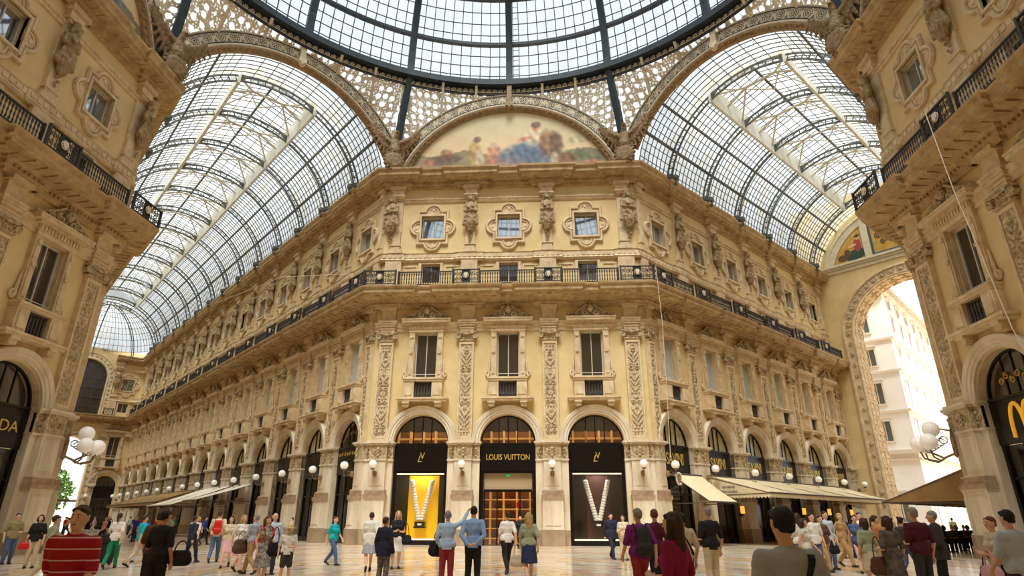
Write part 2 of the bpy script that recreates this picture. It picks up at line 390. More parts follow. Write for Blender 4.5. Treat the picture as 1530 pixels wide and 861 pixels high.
# ---------------------------------------------------------------- running mouldings with breaks over every pilaster
def run(segs, jog):
    """segs: list of (frame, ua, ub, [(a, b) breaks]); returns a plan polyline"""
    pts = []
    def P2(fr, u, o): return Vector(w2(fr, u, o))
    n = len(segs)
    for k, (fr, ua, ub, br) in enumerate(segs):
        inside0 = any(a <= ua + 1e-6 < b for a, b in br); o = jog if inside0 else 0
        if k == 0: pts.append(P2(fr, ua, o))
        ev = []
        for a, b in sorted(br):
            if a > ua + 1e-6: ev.append((a, 0, jog))
            if b < ub - 1e-6: ev.append((b, jog, 0))
        for u, o0, o1 in ev: pts += [P2(fr, u, o0), P2(fr, u, o1)]; o = o1
        if k < n - 1:
            f2 = segs[k + 1][0]; d1 = Vector((math.cos(fr[1]), math.sin(fr[1]))); d2 = Vector((math.cos(f2[1]), math.sin(f2[1])))
            n1 = Vector((d1.y, -d1.x)); n2 = Vector((d2.y, -d2.x)); pts.append(P2(fr, ub, 0) + (n1 + n2) / (1 + n1.dot(n2)) * o)
        else: pts.append(P2(fr, ub, o))
    return pts
HW = .95
def brk(ps, hw=HW): return [(p - hw, p + hw) for p in ps]
# concave rounded corner from the far end wall into the left arcade wall
def fillet(r=2.0, n=7):
    u = -T_L; c = Vector(w2(LG, u + r, r)); pts = []
    for i in range(n + 1):
        a = (-PI / 4) + PI / 2 + PI / 2 + (PI / 4) * 0; t = i / n * PI / 2
        dirE = Vector((math.cos(LG[1]), math.sin(LG[1]))); nrm = Vector((dirE.y, -dirE.x))
        pts.append(c - dirE * r * math.cos(t) - nrm * r * math.sin(t))
    return pts
def main_path(jog, endu):
    a = run([(LG, -T_L + 2.0, 0, brk([x for x in LPIL if x > -T_L + 3.2][1:]) + [(-1.5, 0)]), (FRONT, -HS, HS, [(-HS, -HS + 1.55), (-P / 2 - HW, -P / 2 + HW), (P / 2 - HW, P / 2 + HW), (HS - 1.55, HS)]),
             (RG, 0, T_R, [(0, 1.5)] + brk(RPIL[1:-1]) + [(32.4, T_R)])], jog)
    e0 = [Vector(w2(LE, endu, 0))] + fillet()
    return e0 + a[1:]
def pav_path(fr, jog, left):
    if left:
        g = (LPG[0], LPG[1])
        return run([(fr, -HS, HS, [(-HS, -HS + 1.5), (-P / 2 - HW, -P / 2 + HW), (P / 2 - HW, P / 2 + HW), (HS - 1.55, HS)]), (LPG, 0, 14, [(0, 1.5)])], jog)
    return run([(RPG, -14, 0, [(-1.5, 0)]), (fr, -HS, HS, [(-HS, -HS + 1.55), (-P / 2 - HW, -P / 2 + HW), (P / 2 - HW, P / 2 + HW), (HS - 1.55, HS)])], jog)
CORNICE = [(0, 25.95), (.22, 26.0), (.22, 26.12), (.42, 26.16), (.42, 26.42), (.95, 26.48), (.98, 26.62), (1.12, 26.66), (1.12, 26.9), (1.28, 27.05), (1.3, 27.2), (0, 27.32)]
STRING = [(0, 24.72), (.1, 24.74), (.16, 24.84), (.1, 24.92), (.2, 24.98), (.2, 25.06), (0, 25.08)]
BAND = [(0, 19.62), (.14, 19.66), (.22, 19.8), (.14, 19.88), (.1, 19.94), (.1, 20.28), (.16, 20.36), (0, 20.42)]
SLAB = [(0, 15.86), (.1, 15.9), (.16, 16.05), (.3, 16.1), (.32, 16.26), (.46, 16.32), (.5, 16.42), (1.3, 16.52), (1.34, 16.62), (1.46, 16.66), (1.46, 16.92), (1.6, 17.02), (1.62, 17.14), (0, 17.2)]
ENTB = [(0, 14.16), (.1, 14.18), (.1, 14.42), (.18, 14.46), (.18, 14.66), (.26, 14.74), (.26, 14.84), (0, 14.88)]
def blocks(mb, path, step, w, o0, o1, z0, z1, skipends=.3):
    """small repeated blocks (dentils, modillions) along a path"""
    for i in range(len(path) - 1):
        a, b = path[i], path[i + 1]; d = b - a; L_ = d.length
        if L_ < .6: continue
        d.normalize(); n = Vector((d.y, -d.x)); k = max(1, int((L_ - 2 * skipends * w) / step))
        for j in range(k):
            c = a + d * ((j + .5) * L_ / k)
            p = [c - d * w / 2 + n * o0, c + d * w / 2 + n * o0, c + d * w / 2 + n * o1, c - d * w / 2 + n * o1]
            mb.add([(q.x, q.y, z0) for q in p] + [(q.x, q.y, z1) for q in p], [(0, 3, 2, 1), (4, 5, 6, 7), (0, 1, 5, 4), (1, 2, 6, 5), (2, 3, 7, 6), (3, 0, 4, 7)])
PATHS = [('main', main_path, 1.0), ('lp', lambda j, e: pav_path(LP, j, True), 0), ('rp', lambda j, e: pav_path(RP, j, False), 0)]
ntrim = 0
for nm, pf, _ in PATHS:
    eu_c, eu_s = 3.6, -AW
    for prof, jog, m, dent in ((CORNICE, .22, CORN, [(.26, .15, .22, .4, 26.12, 26.36), (.42, .2, .42, .86, 26.4, 26.5)]), (STRING, 0.0, STONE, [(.3, .14, .05, .17, 24.9, 25.0)]),
                          (BAND, .1, STONE, [(.34, .24, .08, .15, 19.98, 20.24)]),
                          (SLAB, .3, CORN, [(.55, .3, .5, 1.22, 16.4, 16.5), (.24, .13, .28, .4, 16.12, 16.24)]),
                          (ENTB, 0.0, STONE, [])):
        ntrim += 1
        endu = {id(CORNICE): 3.6, id(STRING): 3.6, id(BAND): 3.4, id(SLAB): -AW, id(ENTB): 3.6}[id(prof)]
        path = pf(jog, endu); mb = MB(); mb.sweep(path, prof)
        for a in dent: blocks(mb, path, *a)
        struct(mb.build('trim_%d' % ntrim, m))
# ================================================================ REPEATED ORNAMENT
def carved(w, h, seed, amp=.085, step=.028):
    """symmetrical candelabra relief as a displaced grid, x in [-w/2, w/2], z in [0, h], facing -y"""
    nx = max(6, int(w / step)); nz = int(h / step); vs = []; r_ = random.Random(seed); blobs = []
    z = .15
    while z < h - .15:
        k = r_.choice('vsrdm'); s = r_.uniform(.7, 1.0)
        if k == 'v': blobs.append(('disc', 0, z + .12, .17 * s)); z += .34
        elif k == 's': blobs.append(('ring', w * .24, z + .16, .13 * s)); blobs.append(('disc', 0, z + .1, .06)); z += .34
        elif k == 'r': blobs.append(('ring', 0, z + .16, .15 * s)); z += .36
        elif k == 'd': blobs.append(('disc', w * .27, z + .1, .08)); blobs.append(('disc', 0, z + .08, .1)); z += .24
        else: blobs.append(('leaf', 0, z + .15, .2)); z += .36
    for j in range(nz + 1):
        for i in range(nx + 1):
            x = -w / 2 + w * i / nx; zz = h * j / nz; ax = abs(x); hh = 0
            for k, bx, bz, br in blobs:
                if abs(zz - bz) > .32: continue
                d = math.hypot(ax - bx, zz - bz)
                if k == 'disc': hh = max(hh, max(0, 1 - (d / br) ** 2))
                elif k == 'ring': hh = max(hh, max(0, 1 - ((d - br) / .045) ** 2), max(0, 1 - (d / .05) ** 2))
                else:
                    t = abs(ax - (.06 + (zz - bz + .15) * .7)); hh = max(hh, max(0, 1 - (t / .05) ** 2) if -.16 < zz - bz < .2 and ax < w * .42 else 0)
            hh = max(hh, max(0, 1 - (ax / .03) ** 2) * .7)
            hh += .22 * noise.noise(Vector((ax * 9, zz * 9, seed)))
            e = min(1, (w / 2 - ax) / .05, zz / .05, (h - zz) / .05); vs.append((x, -amp * hh * max(0, e), zz))
    fs = [(j * (nx + 1) + i, j * (nx + 1) + i + 1, (j + 1) * (nx + 1) + i + 1, (j + 1) * (nx + 1) + i) for j in range(nz) for i in range(nx)]
    return MB().add(vs, fs)
def pilaster(seed):
    root = MB()
    # shaft, raised frame, blocks above the capital
    root.box(-.52, .52, -.2, 0, 6.42, 13.4); root.box(-.56, .56, -.26, 0, 6.42, 6.62)
    for x in (-.52, .41): root.box(x, x + .11, -.27, -.2, 6.62, 13.3)
    root.box(-.41, .41, -.27, -.2, 6.62, 6.76); root.box(-.41, .41, -.27, -.2, 13.16, 13.3)
    root.box(-.5, .5, -.26, 0, 14.05, 14.5); root.box(-.6, .6, -.36, 0, 14.5, 14.66); root.box(-.55, .55, -.3, 0, 14.3, 14.4)
    root.box(-.64, .64, -.42, 0, 14.66, 14.8); root.box(-.68, .68, -.46, 0, 14.8, 14.94)
    root.box(-.5, .5, -.24, 0, 14.94, 16.0); root.box(-.58, .58, -.5, 0, 15.75, 16.0)
    # attic pedestal behind the railing, tapering strip and block over the figure
    root.box(-.62, .62, -.3, 0, 17.2, 19.66); root.box(-.52, .52, -.26, 0, 20.4, 20.7); root.box(-.36, .36, -.2, 0, 20.7, 22.2); root.box(-.42, .42, -.26, 0, 21.0, 21.08)
    root.box(-.4, .4, -.14, 0, 22.2, 24.75); root.box(-.46, .46, -.34, 0, 25.06, 25.95); root.box(-.56, .56, -.46, 0, 25.2, 25.3); root.box(-.62, .62, -.5, 0, 25.8, 26.1)
    return root
PIL = MB().merge(pilaster(1)).mesh('pilaster', STONE)
RELIEF = [carved(.82, 6.38, s_).mesh('carved_relief', CARVE, True) for s_ in (3, 11)]
def capital():
    mb = MB(); mb.box(-.58, .58, -.3, 0, 13.4, 13.5); mb.box(-.5, .5, -.26, 0, 13.5, 13.95); mb.box(-.72, .72, -.42, 0, 13.95, 14.05)
    for s in (-1, 1):
        mb.tube(p3(spiral(s * .58, 13.72, .2, .04, 1.6, PI / 2, -s), -.34), .06, 6); mb.cyl((s * .58, -.36, 13.72), (s * .58, -.05, 13.72), .16, 10)
    for i in range(5): mb.ball((-.4 + .2 * i, -.28, 13.85), .085, 8, 5)
    for i in range(6): mb.ball((-.4 + .16 * i, -.27, 13.58), .06, 8, 5)
    mb.tube([(-.5, -.38, 13.93), (0, -.44, 13.86), (.5, -.38, 13.93)], .05, 6); mb.ball((0, -.4, 13.9), .1, 8, 6)
    return mb
CAP = capital().mesh('capital', CARVE)
def pier(wf):
    """ground floor pier, full width wf, with projecting pedestal"""
    mb = MB(); h = wf / 2
    def S(z0, z1, o, w, m=0): mb.box(-w, w, -o, .7, z0, z1, m)
    S(0, .92, .12, h, 2); S(.92, 6.3, .04, h, 0); S(0, .95, .62, .72, 2); S(.95, 1.02, .58, .7, 0); S(1.02, 2.72, .52, .66, 0)
    mb.box(-.5, .5, -.56, -.5, 1.2, 2.5, 0)
    S(2.72, 2.8, .56, .7, 0); S(2.8, 3.02, .6, .74, 3); S(3.02, 3.3, .5, .68, 3); S(3.3, 3.38, .46, .64, 0)
    S(3.38, 5.2, .34, .56, 0); mb.box(-.42, .42, -.37, -.33, 3.6, 5.0, 0)
    S(5.18, 5.28, .4, .62, 0); S(5.18, 5.28, .14, h + .03, 0)
    S(6.2, 6.3, .5, .7, 0); S(6.3, 6.42, .58, .76, 0); S(6.2, 6.3, .2, h + .05, 0); S(6.3, 6.42, .28, h + .1, 0)
    mb.box(-.6, .6, -.36, .1, 5.28, 6.2, 1); mb.box(-h, h, -.08, .1, 5.28, 6.2, 1)
    for s in (-1, 0, 1):
        cx = s * (h - .26) if s else 0; y = -.4 if s == 0 else -.12; k = .26 if s == 0 else .16
        mb.tube(p3(spiral(cx - k * .6, 5.7, k * .7, .04, 1.3, 0, 1, 14), y), .035, 5, m=1); mb.tube(p3(spiral(cx + k * .6, 5.7, k * .7, .04, 1.3, PI, -1, 14), y), .035, 5, m=1)
        mb.ball((cx, y, 5.95), .1, 8, 5, 1); mb.ball((cx, y, 5.5), .08, 8, 5, 1)
    return mb
PIERF = pier(P - 3.72).mesh('pier', [STONE2, CARVE, PLINTH, MOULD]); PIERG = pier(Q - 3.72).mesh('pier', [STONE2, CARVE, PLINTH, MOULD])
PIERC = pier(1.9).mesh('pier', [STONE2, CARVE, PLINTH, MOULD]); PIERN = pier(1.4).xf(Matrix.Diagonal((.62, 1, 1, 1))).mesh('pier', [STONE2, CARVE, PLINTH, MOULD])
def archivolt(r=1.86, w=.58, sp=6.42):
    mb = MB(); path = arc(0, sp, r, PI, 0, 30)
    # travel left to right over the arch: outward is to the left, so insets are negative
    prof = [(0, 0), (0, .14), (-.12, .14), (-.14, .2), (-.3, .2), (-.32, .26), (-w + .06, .3), (-w, .22), (-w, 0)]
    return mb.sweepxz(path, prof)
ARCHV = archivolt().mesh('archivolt', STONE2)
def seated(mb, c): pass
# ---- tall window with pediment and little balustrade
def win_parts():
    st = MB()
    for s in (-1, 1):
        a, b = sorted((s * .82, s * 1.22)); st.box(a, b, -.22, 0, 10.72, 14.1); a2, b2 = sorted((s * .9, s * 1.14)); st.box(a2, b2, -.27, -.2, 11.0, 13.6)
        a, b = sorted((s * .62, s * 1.32)); st.box(a, b, -.5, 0, 9.32, 10.46); a, b = sorted((s * .72, s * 1.2)); st.box(a, b, -.55, -.48, 9.5, 10.3)
        a, b = sorted((s * .85, s * 1.35)); st.prism([(a, 9.05), (a + .05, 8.72), (b - .05, 8.72), (b, 9.05)], -.55, 0); st.box(a, b, -.66, 0, 8.94, 9.08)
        st.cyl((s * 1.1, -.5, 8.8), (s * 1.1, -.05, 8.8), .14, 10)
        for z in (13.75, 12.6): st.cyl((s * 1.02, -.34, z), (s * 1.02, -.2, z), .13, 10)
        st.tube(p3(spiral(s * 1.36, 11.05, .22, .05, 1.2, -PI / 2, s, 16), -.1), .06, 6); st.tube(p3([(s * 1.36, 10.84), (s * 1.3, 11.6), (s * 1.26, 12.2)], -.1), [.08, .07, .03], 6)
    st.box(-1.36, 1.36, -.56, 0, 10.46, 10.6); st.box(-1.4, 1.4, -.62, 0, 10.6, 10.72)
    st.box(-1.8, 1.8, -.74, 0, 9.2, 9.32); st.box(-1.72, 1.72, -.68, 0, 9.08, 9.2)
    st.box(-1.26, 1.26, -.26, 0, 14.1, 14.3); st.box(-1.3, 1.3, -.3, 0, 14.3, 14.62); st.box(-1.5, 1.5, -.46, 0, 14.62, 14.74); st.box(-1.74, 1.74, -.62, 0, 14.74, 14.92); st.box(-1.78, 1.78, -.66, 0, 14.92, 15.02)
    for i in range(13): st.box(-1.2 + .2 * i - .06, -1.2 + .2 * i + .06, -.36, -.28, 14.34, 14.6)
    cr = MB(); ped = [(-1.7, 15.02), (1.7, 15.02), (1.2, 15.32), (.6, 15.7), (.3, 15.95), (0, 16.0), (-.3, 15.95), (-.6, 15.7), (-1.2, 15.32)]
    cr.prism(ped, -.26, 0)
    cr.ball((0, -.42, 15.62), .22, 10, 8, sz=1.3); cr.ball((0, -.3, 15.95), .14, 8, 6)
    for s in (-1, 1):
        cr.tube(p3(spiral(s * .42, 15.32, .26, .05, 1.5, PI / 2, -s), -.36), .08, 6); cr.tube(p3(spiral(s * .88, 15.26, .18, .04, 1.3, PI / 2, -s, 16), -.34), .07, 6)
        cr.tube(p3([(s * 1.75, 15.1), (s * 1.3, 15.3), (s * .9, 15.5), (s * .5, 15.75), (s * .2, 16.0)], -.3), .08, 6); cr.ball((s * 1.7, -.3, 15.14), .12, 8, 6)
        cr.ball((s * .25, -.32, 15.95), .09, 8, 6)
    bal = MB(); bal.box(-.62, .62, -.3, -.22, 9.36, 9.44); bal.box(-.62, .62, -.3, -.22, 10.36, 10.46); bal.box(-.62, .62, -.2, -.1, 9.4, 10.4)
    for i in range(6): bal.lathe([(.03, 0), (.075, .12), (.04, .3), (.05, .45), (.075, .75), (.03, .92)], 8, (-.5 + .2 * i, -.28, 9.44))
    sash = MB(); y = .3
    for x in (-.78, .7): sash.box(x, x + .08, y - .06, y + .04, 10.72, 14.05)
    sash.box(-.03, .03, y - .06, y + .04, 10.72, 14.05); sash.box(-.78, .78, y - .06, y + .04, 13.97, 14.05); sash.box(-.78, .78, y - .06, y + .04, 10.72, 10.8); sash.box(-.78, .78, -.06, -.02, 11.02, 11.06)
    gl = MB(); gl.box(-.78, .78, .32, .36, 10.72, 14.05)
    cu = MB(); n = 24
    vs = []
    for i in range(n + 1):
        x = -.7 + 1.4 * i / n
        if abs(x) < .0: continue
        vs += [(x, .27 + .03 * math.sin(i * 1.9), 10.85), (x, .27 + .03 * math.sin(i * 1.9), 13.95)]
    cu.add(vs, [(2 * i, 2 * i + 2, 2 * i + 3, 2 * i + 1) for i in range(n)])
    return st.mesh('window_surround', STONE), cr.mesh('pediment_crest', CARVE), bal.mesh('balustrade', IRON2), sash.mesh('sash', FRAME), gl.mesh('glass', WGL), cu.mesh('curtain', CURTG)
WP = win_parts()
def quatre():
    a, b, r = 1.08, 1.32, .56; path = []
    path += arc(0, b, r, PI, 0, 12); path += [(a, b), ]; path += arc(a, 0, r, PI / 2, -PI / 2, 12); path += [(a, -b)]
    path += arc(0, -b, r, 0, -PI, 12); path += [(-a, -b)]; path += arc(-a, 0, r, -PI / 2, -3 * PI / 2, 12); path += [(-a, b)]
    st = MB(); zc = 22.55; pz = [(x, z + zc) for x, z in path]
    st.sweepxz(pz, [(-.16, 0), (-.16, .1), (-.1, .2), (0, .2), (.05, .12), (.05, 0)], True)
    st.sweepxz(pz, [(.12, 0), (.12, .1), (.17, .13), (.22, .1), (.22, 0)], True)
    # flat ground between the mouldings, then the window's own frame
    W, H = .86, .97
    q = [(-W, -H), (W, -H), (W, H), (-W, H)]
    for x0, x1, z0, z1 in ((-a, a, H, b), (-a, a, -b, -H), (-a, -W, -H, H), (W, a, -H, H)): st.box(x0, x1, -.05, 0, zc + z0, zc + z1)
    for cx, cz in ((0, b), (0, -b), (a, 0), (-a, 0)):
        a0_ = math.atan2(cz, cx) - PI / 2; st.prism([(cx + r * math.cos(a0_ + t * PI / 10), zc + cz + r * math.sin(a0_ + t * PI / 10)) for t in range(11)], -.05, 0)
        st.ball((cx * 1.22, -.06, zc + cz * 1.18), .16, 10, 6, sy=.3)
    for x0, x1, z0, z1 in ((-1.0, 1.0, H, H + .14), (-1.0, 1.0, -H - .14, -H), (-1.0, -W, -H, H), (W, 1.0, -H, H)): st.box(x0, x1, -.2, .1, zc + z0, zc + z1)
    sash = MB(); y = .28
    for x in (-.86, -.03, .8): sash.box(x, x + .06, y - .05, y + .03, 21.58, 23.48)
    for z in (21.55, 23.42): sash.box(-.86, .86, y - .05, y + .03, z, z + .06)
    gl = MB(); gl.box(-.86, .86, .3, .33, 21.55, 23.48)
    # low window behind the railing
    lo = MB(); lo.box(-.95, .95, -.08, 0, 19.5, 19.62)
    for s in (-1, 1):
        a_, b_ = sorted((s * .72, s * .92)); lo.box(a_, b_, -.1, 0, 17.2, 19.5)
        a_, b_ = sorted((s * 1.1, s * (P / 2 - .8))); lo.box(a_, b_, -.06, 0, 19.25, 19.36)
        for xx in (s * 1.12, s * 2.0): lo.box(xx - .04, xx + .04, -.05, 0, 17.5, 19.25)
    ls = MB(); ls.box(-.72, .72, .24, .3, 19.4, 19.5); ls.box(-.03, .03, .22, .3, 18, 19.5)
    for x in (-.72, .64): ls.box(x, x + .08, .22, .3, 18, 19.5)
    lg = MB(); lg.box(-.72, .72, .29, .32, 18, 19.5)
    return st.mesh('window_surround', STONE), sash.mesh('sash', FRAME), gl.mesh('glass', WGS), lo.mesh('window_surround', STONE), ls.mesh('sash', FRAME), lg.mesh('glass', WGL)
QP = quatre()
NW = 0
def windows(fr, c, curtain):
    global NW
    for kind in (0, 1, 2):
        NW += 1; e = struct(empty('window_%d' % NW)); put(e, fr, c)
        ms = ([WP[0], WP[1], WP[2], WP[3], WP[4]] + ([WP[5]] if curtain else [])) if kind == 0 else (QP[:3] if kind == 1 else QP[3:])
        for m in ms: link(m.name.split('.')[0], m, e)
def bare(m): return m.name.split('.')[0]
def dress(W, pils, piers, sc_=None):
    """pilasters, capitals, reliefs and piers are parts of their wall"""
    for i, u in enumerate(pils):
        for m in (PIL, CAP, RELIEF[i % 2]):
            o = link(bare(m), m, W, (u, 0, 0))
            if m in RELIEF: o.location = (u, -.2, 6.77)
            if sc_ and sc_.get(i): o.scale = (sc_[i], 1, 1)
    for u, m in piers: link('pier', m, W, (u, 0, 0))
dress(W_F, FPIL, [(-P / 2, PIERF), (P / 2, PIERF), (-HS + .92, PIERC), (HS - .92, PIERC)])
dress(W_R, RPIL, [(.47, PIERN)] + [(u, PIERG) for u in RPIL[1:-1]] + [(33.15, PIERN)], {0: .62})
dress(W_L, LPIL, [(-.47, PIERN)] + [(u, PIERG) for u in LPIL[1:]], {0: .62})
dress(W_LP, [8.7, P / 2, -P / 2], [(P / 2, PIERF), (-P / 2, PIERF), (HS - .92, PIERC)])
dress(W_RP, [-8.7, -P / 2, P / 2], [(-P / 2, PIERF), (P / 2, PIERF), (-HS + .92, PIERC)])
for fr_, W_ in ((LPG, None), (RPG, None)): pass
dress(W_LE, [AW - 4.05], [(AW - 4.1, PIERN)])
for W, cs in ((W_F, FB), (W_R, RB), (W_L, LB), (W_LP, [P, 0]), (W_RP, [-P, 0]), (W_LE, [LW])):
    for c in cs: link('archivolt', ARCHV, W, (c, 0, 0))
for fr, cs, cur in ((FRONT, FB, 0), (RG, RB, 1), (LG, LB, 1), (LP, [P, 0], 0), (RP, [-P, 0], 0), (LE, [LW], 0)):
    for c in cs: windows(fr, c, cur)
# corner pilasters turned to the arcade on the two near pavilions
for nm, fr, u in (('wall_left_pavilion_return', LPG, .55), ('wall_right_pavilion_return', RPG, -.55)):
    o = struct(link(nm, PIL)); put(o, fr, u); o.scale = (.62, 1, 1)
    for m in (CAP, RELIEF[0]): c_ = link(bare(m), m, o); c_.location = (0, -.2, 6.77) if m in RELIEF else (0, 0, 0)
    link('pier', PIERN, o)
# ================================================================ RAILINGS
def rail_panel(L_, rich):
    mb = MB(); z0, z1 = 17.2, 18.28; h = L_ / 2
    mb.box(-h, h, -.05, .05, z1 - .07, z1); mb.box(-h, h, -.03, .03, z0 + .04, z0 + .1)
    for x in (-h, h): mb.box(x - .05, x + .05, -.06, .06, z0, z1 + .05)
    n = max(3, int(L_ / (.17 if not rich else .2)))
    for i in range(n):
        x = -h + (i + .5) * L_ / n
        if rich:
            mb.tube(p3(spiral(x, z0 + .32, .15, .03, 1.3, i, 1 if i % 2 else -1, 9), 0), .022, 4); mb.tube(p3(spiral(x, z0 + .72, .17, .03, 1.3, i + 2, -1 if i % 2 else 1, 9), 0), .022, 4); mb.box(x - .012, x + .012, -.012, .012, z0 + .1, z1 - .07)
        else:
            mb.lathe([(.02, .1), (.05, .2), (.02, .38), (.045, .52), (.02, .66), (.05, .85), (.02, 1.0)], 5, (x, 0, z0)); mb.tube(p3(arc(x + L_ / n / 2, z1 - .2, L_ / n * .36, 0, 2 * PI, 6), 0), .012, 3)
    if rich: mb.box(-.3, .3, .0, .03, z0 + .1, z1 - .07)
    return mb
def shield():
    mb = MB(); mb.prism([(-.12, 17.98), (.12, 17.98), (.13, 17.74), (0, 17.56), (-.13, 17.74)], -.12, -.04); mb.tube(p3(arc(0, 17.78, .2, 0, 2 * PI, 14), -.06), .022, 5); return mb
SHIELD = shield().mesh('shield', STONE2); RJ = mat('shield_enamel', (176, 60, 44), .5)
rails = {}
def railing(name_label, fr, cs, pils, pitch, ua, ub):
    root = empty('balcony_railing', *[(fr[0][0], fr[0][1], 0)], fr[1]) if False else empty('balcony_railing', fr[0], fr[1])
    thing(root, name_label, 'railing')
    O = 1.5
    for c in cs:
        L_ = pitch - 2 * HW; key = ('p', round(L_, 2))
        if key not in rails: rails[key] = rail_panel(L_, False).mesh('baluster_panel', IRON)
        link('baluster_panel', rails[key], root, (c, -O, 0))
    for u, w in pils:
        key = ('r', round(w, 2))
        if key not in rails: rails[key] = rail_panel(w, True).mesh('scroll_panel', IRON)
        link('scroll_panel', rails[key], root, (u, -O - .3, 0)); link('shield', SHIELD, root, (u, -O - .3, 0))
    return root
cw = 1.55 + (1.8) * math.tan(PI / 8)
railing('black iron balcony railing across the corner building above the pale shop windows', FRONT, [-P, 0, P], [(-P / 2, 1.9), (P / 2, 1.9), (-HS + 1.55 - cw / 2, cw), (HS - 1.55 + cw / 2, cw)], P + .05, 0, 0)
cg = 1.5 + 1.8 * math.tan(PI / 8)
railing('black iron balcony railing along the short right arcade wall', RG, RB, [(1.5 - cg / 2, cg)] + [(u, 1.9) for u in RPIL[1:-1]], Q, 0, 0)
railing('long black iron balcony railing running down the left arcade wall', LG, LB, [(-1.5 + cg / 2, cg)] + [(u, 1.9) for u in LPIL[1:-1]], Q, 0, 0)
railing('dark iron balcony railing on the near building at the left edge', LP, [P, 0], [(P / 2, 1.9), (-P / 2, 1.9), (HS - 1.55 + cw / 2, cw)], P, 0, 0)
railing('dark iron balcony railing on the near building at the right edge', RP, [-P, 0], [(-P / 2, 1.9), (P / 2, 1.9), (-HS + 1.55 - cw / 2, cw)], P, 0, 0)
railing('thin iron balcony railing across the far end wall of the left arcade', LE, [-2.6, -.4, 1.8, 4.0], [], 3.2, 0, 0)
# ================================================================ FIGURES ON THE ATTIC
def herm():
    b = MB(); y = -.42
    b.caps((0, y, 24.78), (0, y, 24.9), .2, .19, 1, 1.05); b.caps((0, y + .02, 24.4), (0, y, 24.62), .13, .12)
    b.caps((-.22, y + .04, 24.22), (.22, y + .04, 24.22), .2, .2, 1, .9); b.caps((0, y, 23.5), (0, y, 24.2), .26, .32, 1.1, .85)
    b.caps((0, y, 22.7), (0, y, 23.5), .42, .3, 1, .8); b.caps((0, y, 22.2), (0, y, 22.7), .26, .4, 1, .75)
    for s in (-1, 1):
        b.caps((s * .42, y, 24.2), (s * .46, y - .06, 23.7), .12, .1); b.caps((s * .46, y - .06, 23.7), (-s * .1, y - .3, 23.78 + .1 * s), .1, .08); b.ball((-s * .14, y - .33, 23.8 + .1 * s), .1)
        b.caps((s * .2, y - .12, 24.9), (s * .24, y - .02, 24.55), .1, .07); b.caps((s * .4, y - .1, 23.4), (s * .5, y, 22.6), .07, .13); b.caps((s * .3, y - .2, 23.2), (s * .12, y - .2, 22.3), .08, .06)
        b.caps((s * .14, y - .24, 24.05), (s * .14, y - .24, 24.0), .12, .12)
    b.caps((0, y - .16, 24.8), (0, y - .2, 24.72), .05, .05); b.caps((-.3, y - .26, 23.3), (.34, y - .24, 22.8), .07, .07); b.caps((-.34, y - .2, 22.9), (.2, y - .26, 22.5), .06, .06)
    b.caps((0, y, 25.05), (0, y, 25.1), .17, .2)
    me = remeshed('herm_figure', b, .035, STATUE, 2)
    for v in me.vertices:
        if v.co.z < 23.5:
            a = math.atan2(v.co.x, -(v.co.y - y)); k = .03 * math.sin(a * 11 + v.co.z * 2); d = Vector((v.co.x, v.co.y - y, 0))
            if d.length > .05: v.co += d.normalized() * k
    t = MB()
    for i in range(4): t.ball((.07 * (-1) ** i, -.34, 22.0 - .2 * i), .12 - .015 * i, 8, 6)
    t.ball((0, -.32, 21.28), .07, 8, 6)
    return me, t.mesh('tassel', STATUE)
HERM = herm()
def statue(fr, u, lab, grp, sx=1, ex=0, out=0):
    o = link('herm_statue', HERM[0]); put(o, fr, u, out, 0, ex); o.scale = (sx, 1, 1); link('tassel', HERM[1], o); thing(o, lab, 'statue', grp)
GS = 'carved figures between the attic windows'
statue(FRONT, -HS + .62, 'carved stone figure with folded arms at the left corner of the central building', GS, 1.25, -PI / 8)
statue(FRONT, -P / 2, 'carved stone figure left of the central attic window of the corner building', GS)
statue(FRONT, P / 2, 'carved stone figure right of the central attic window of the corner building', GS)
statue(FRONT, HS - .62, 'carved stone figure with folded arms at the right corner of the central building', GS, 1.25, PI / 8)
ORD = ['first', 'second', 'third', 'fourth', 'fifth', 'sixth', 'seventh', 'eighth', 'ninth', 'tenth', 'eleventh', 'twelfth', 'thirteenth', 'fourteenth', 'fifteenth']
for i, u in enumerate(RPIL[1:-1]): statue(RG, u, 'carved stone figure, %s beyond the corner on the right arcade attic' % ORD[i], GS)
for i, u in enumerate(LPIL[1:-1]): statue(LG, u, 'carved stone figure, %s beyond the corner on the left arcade attic' % ORD[i], GS)
statue(LE, AW - 4.05, 'small carved figure beside the big arched window on the far end wall', GS)
statue(LP, P / 2, 'shadowed stone figure between the two attic windows of the near left building', GS)
statue(LP, HS - .62, 'shadowed stone figure at the corner of the near left building', GS, 1.2, PI / 8)
statue(RP, -P / 2, 'shadowed stone figure between the two attic windows of the near right building', GS)
statue(RP, -HS + .62, 'shadowed stone figure at the corner of the near right building', GS, 1.2, -PI / 8)
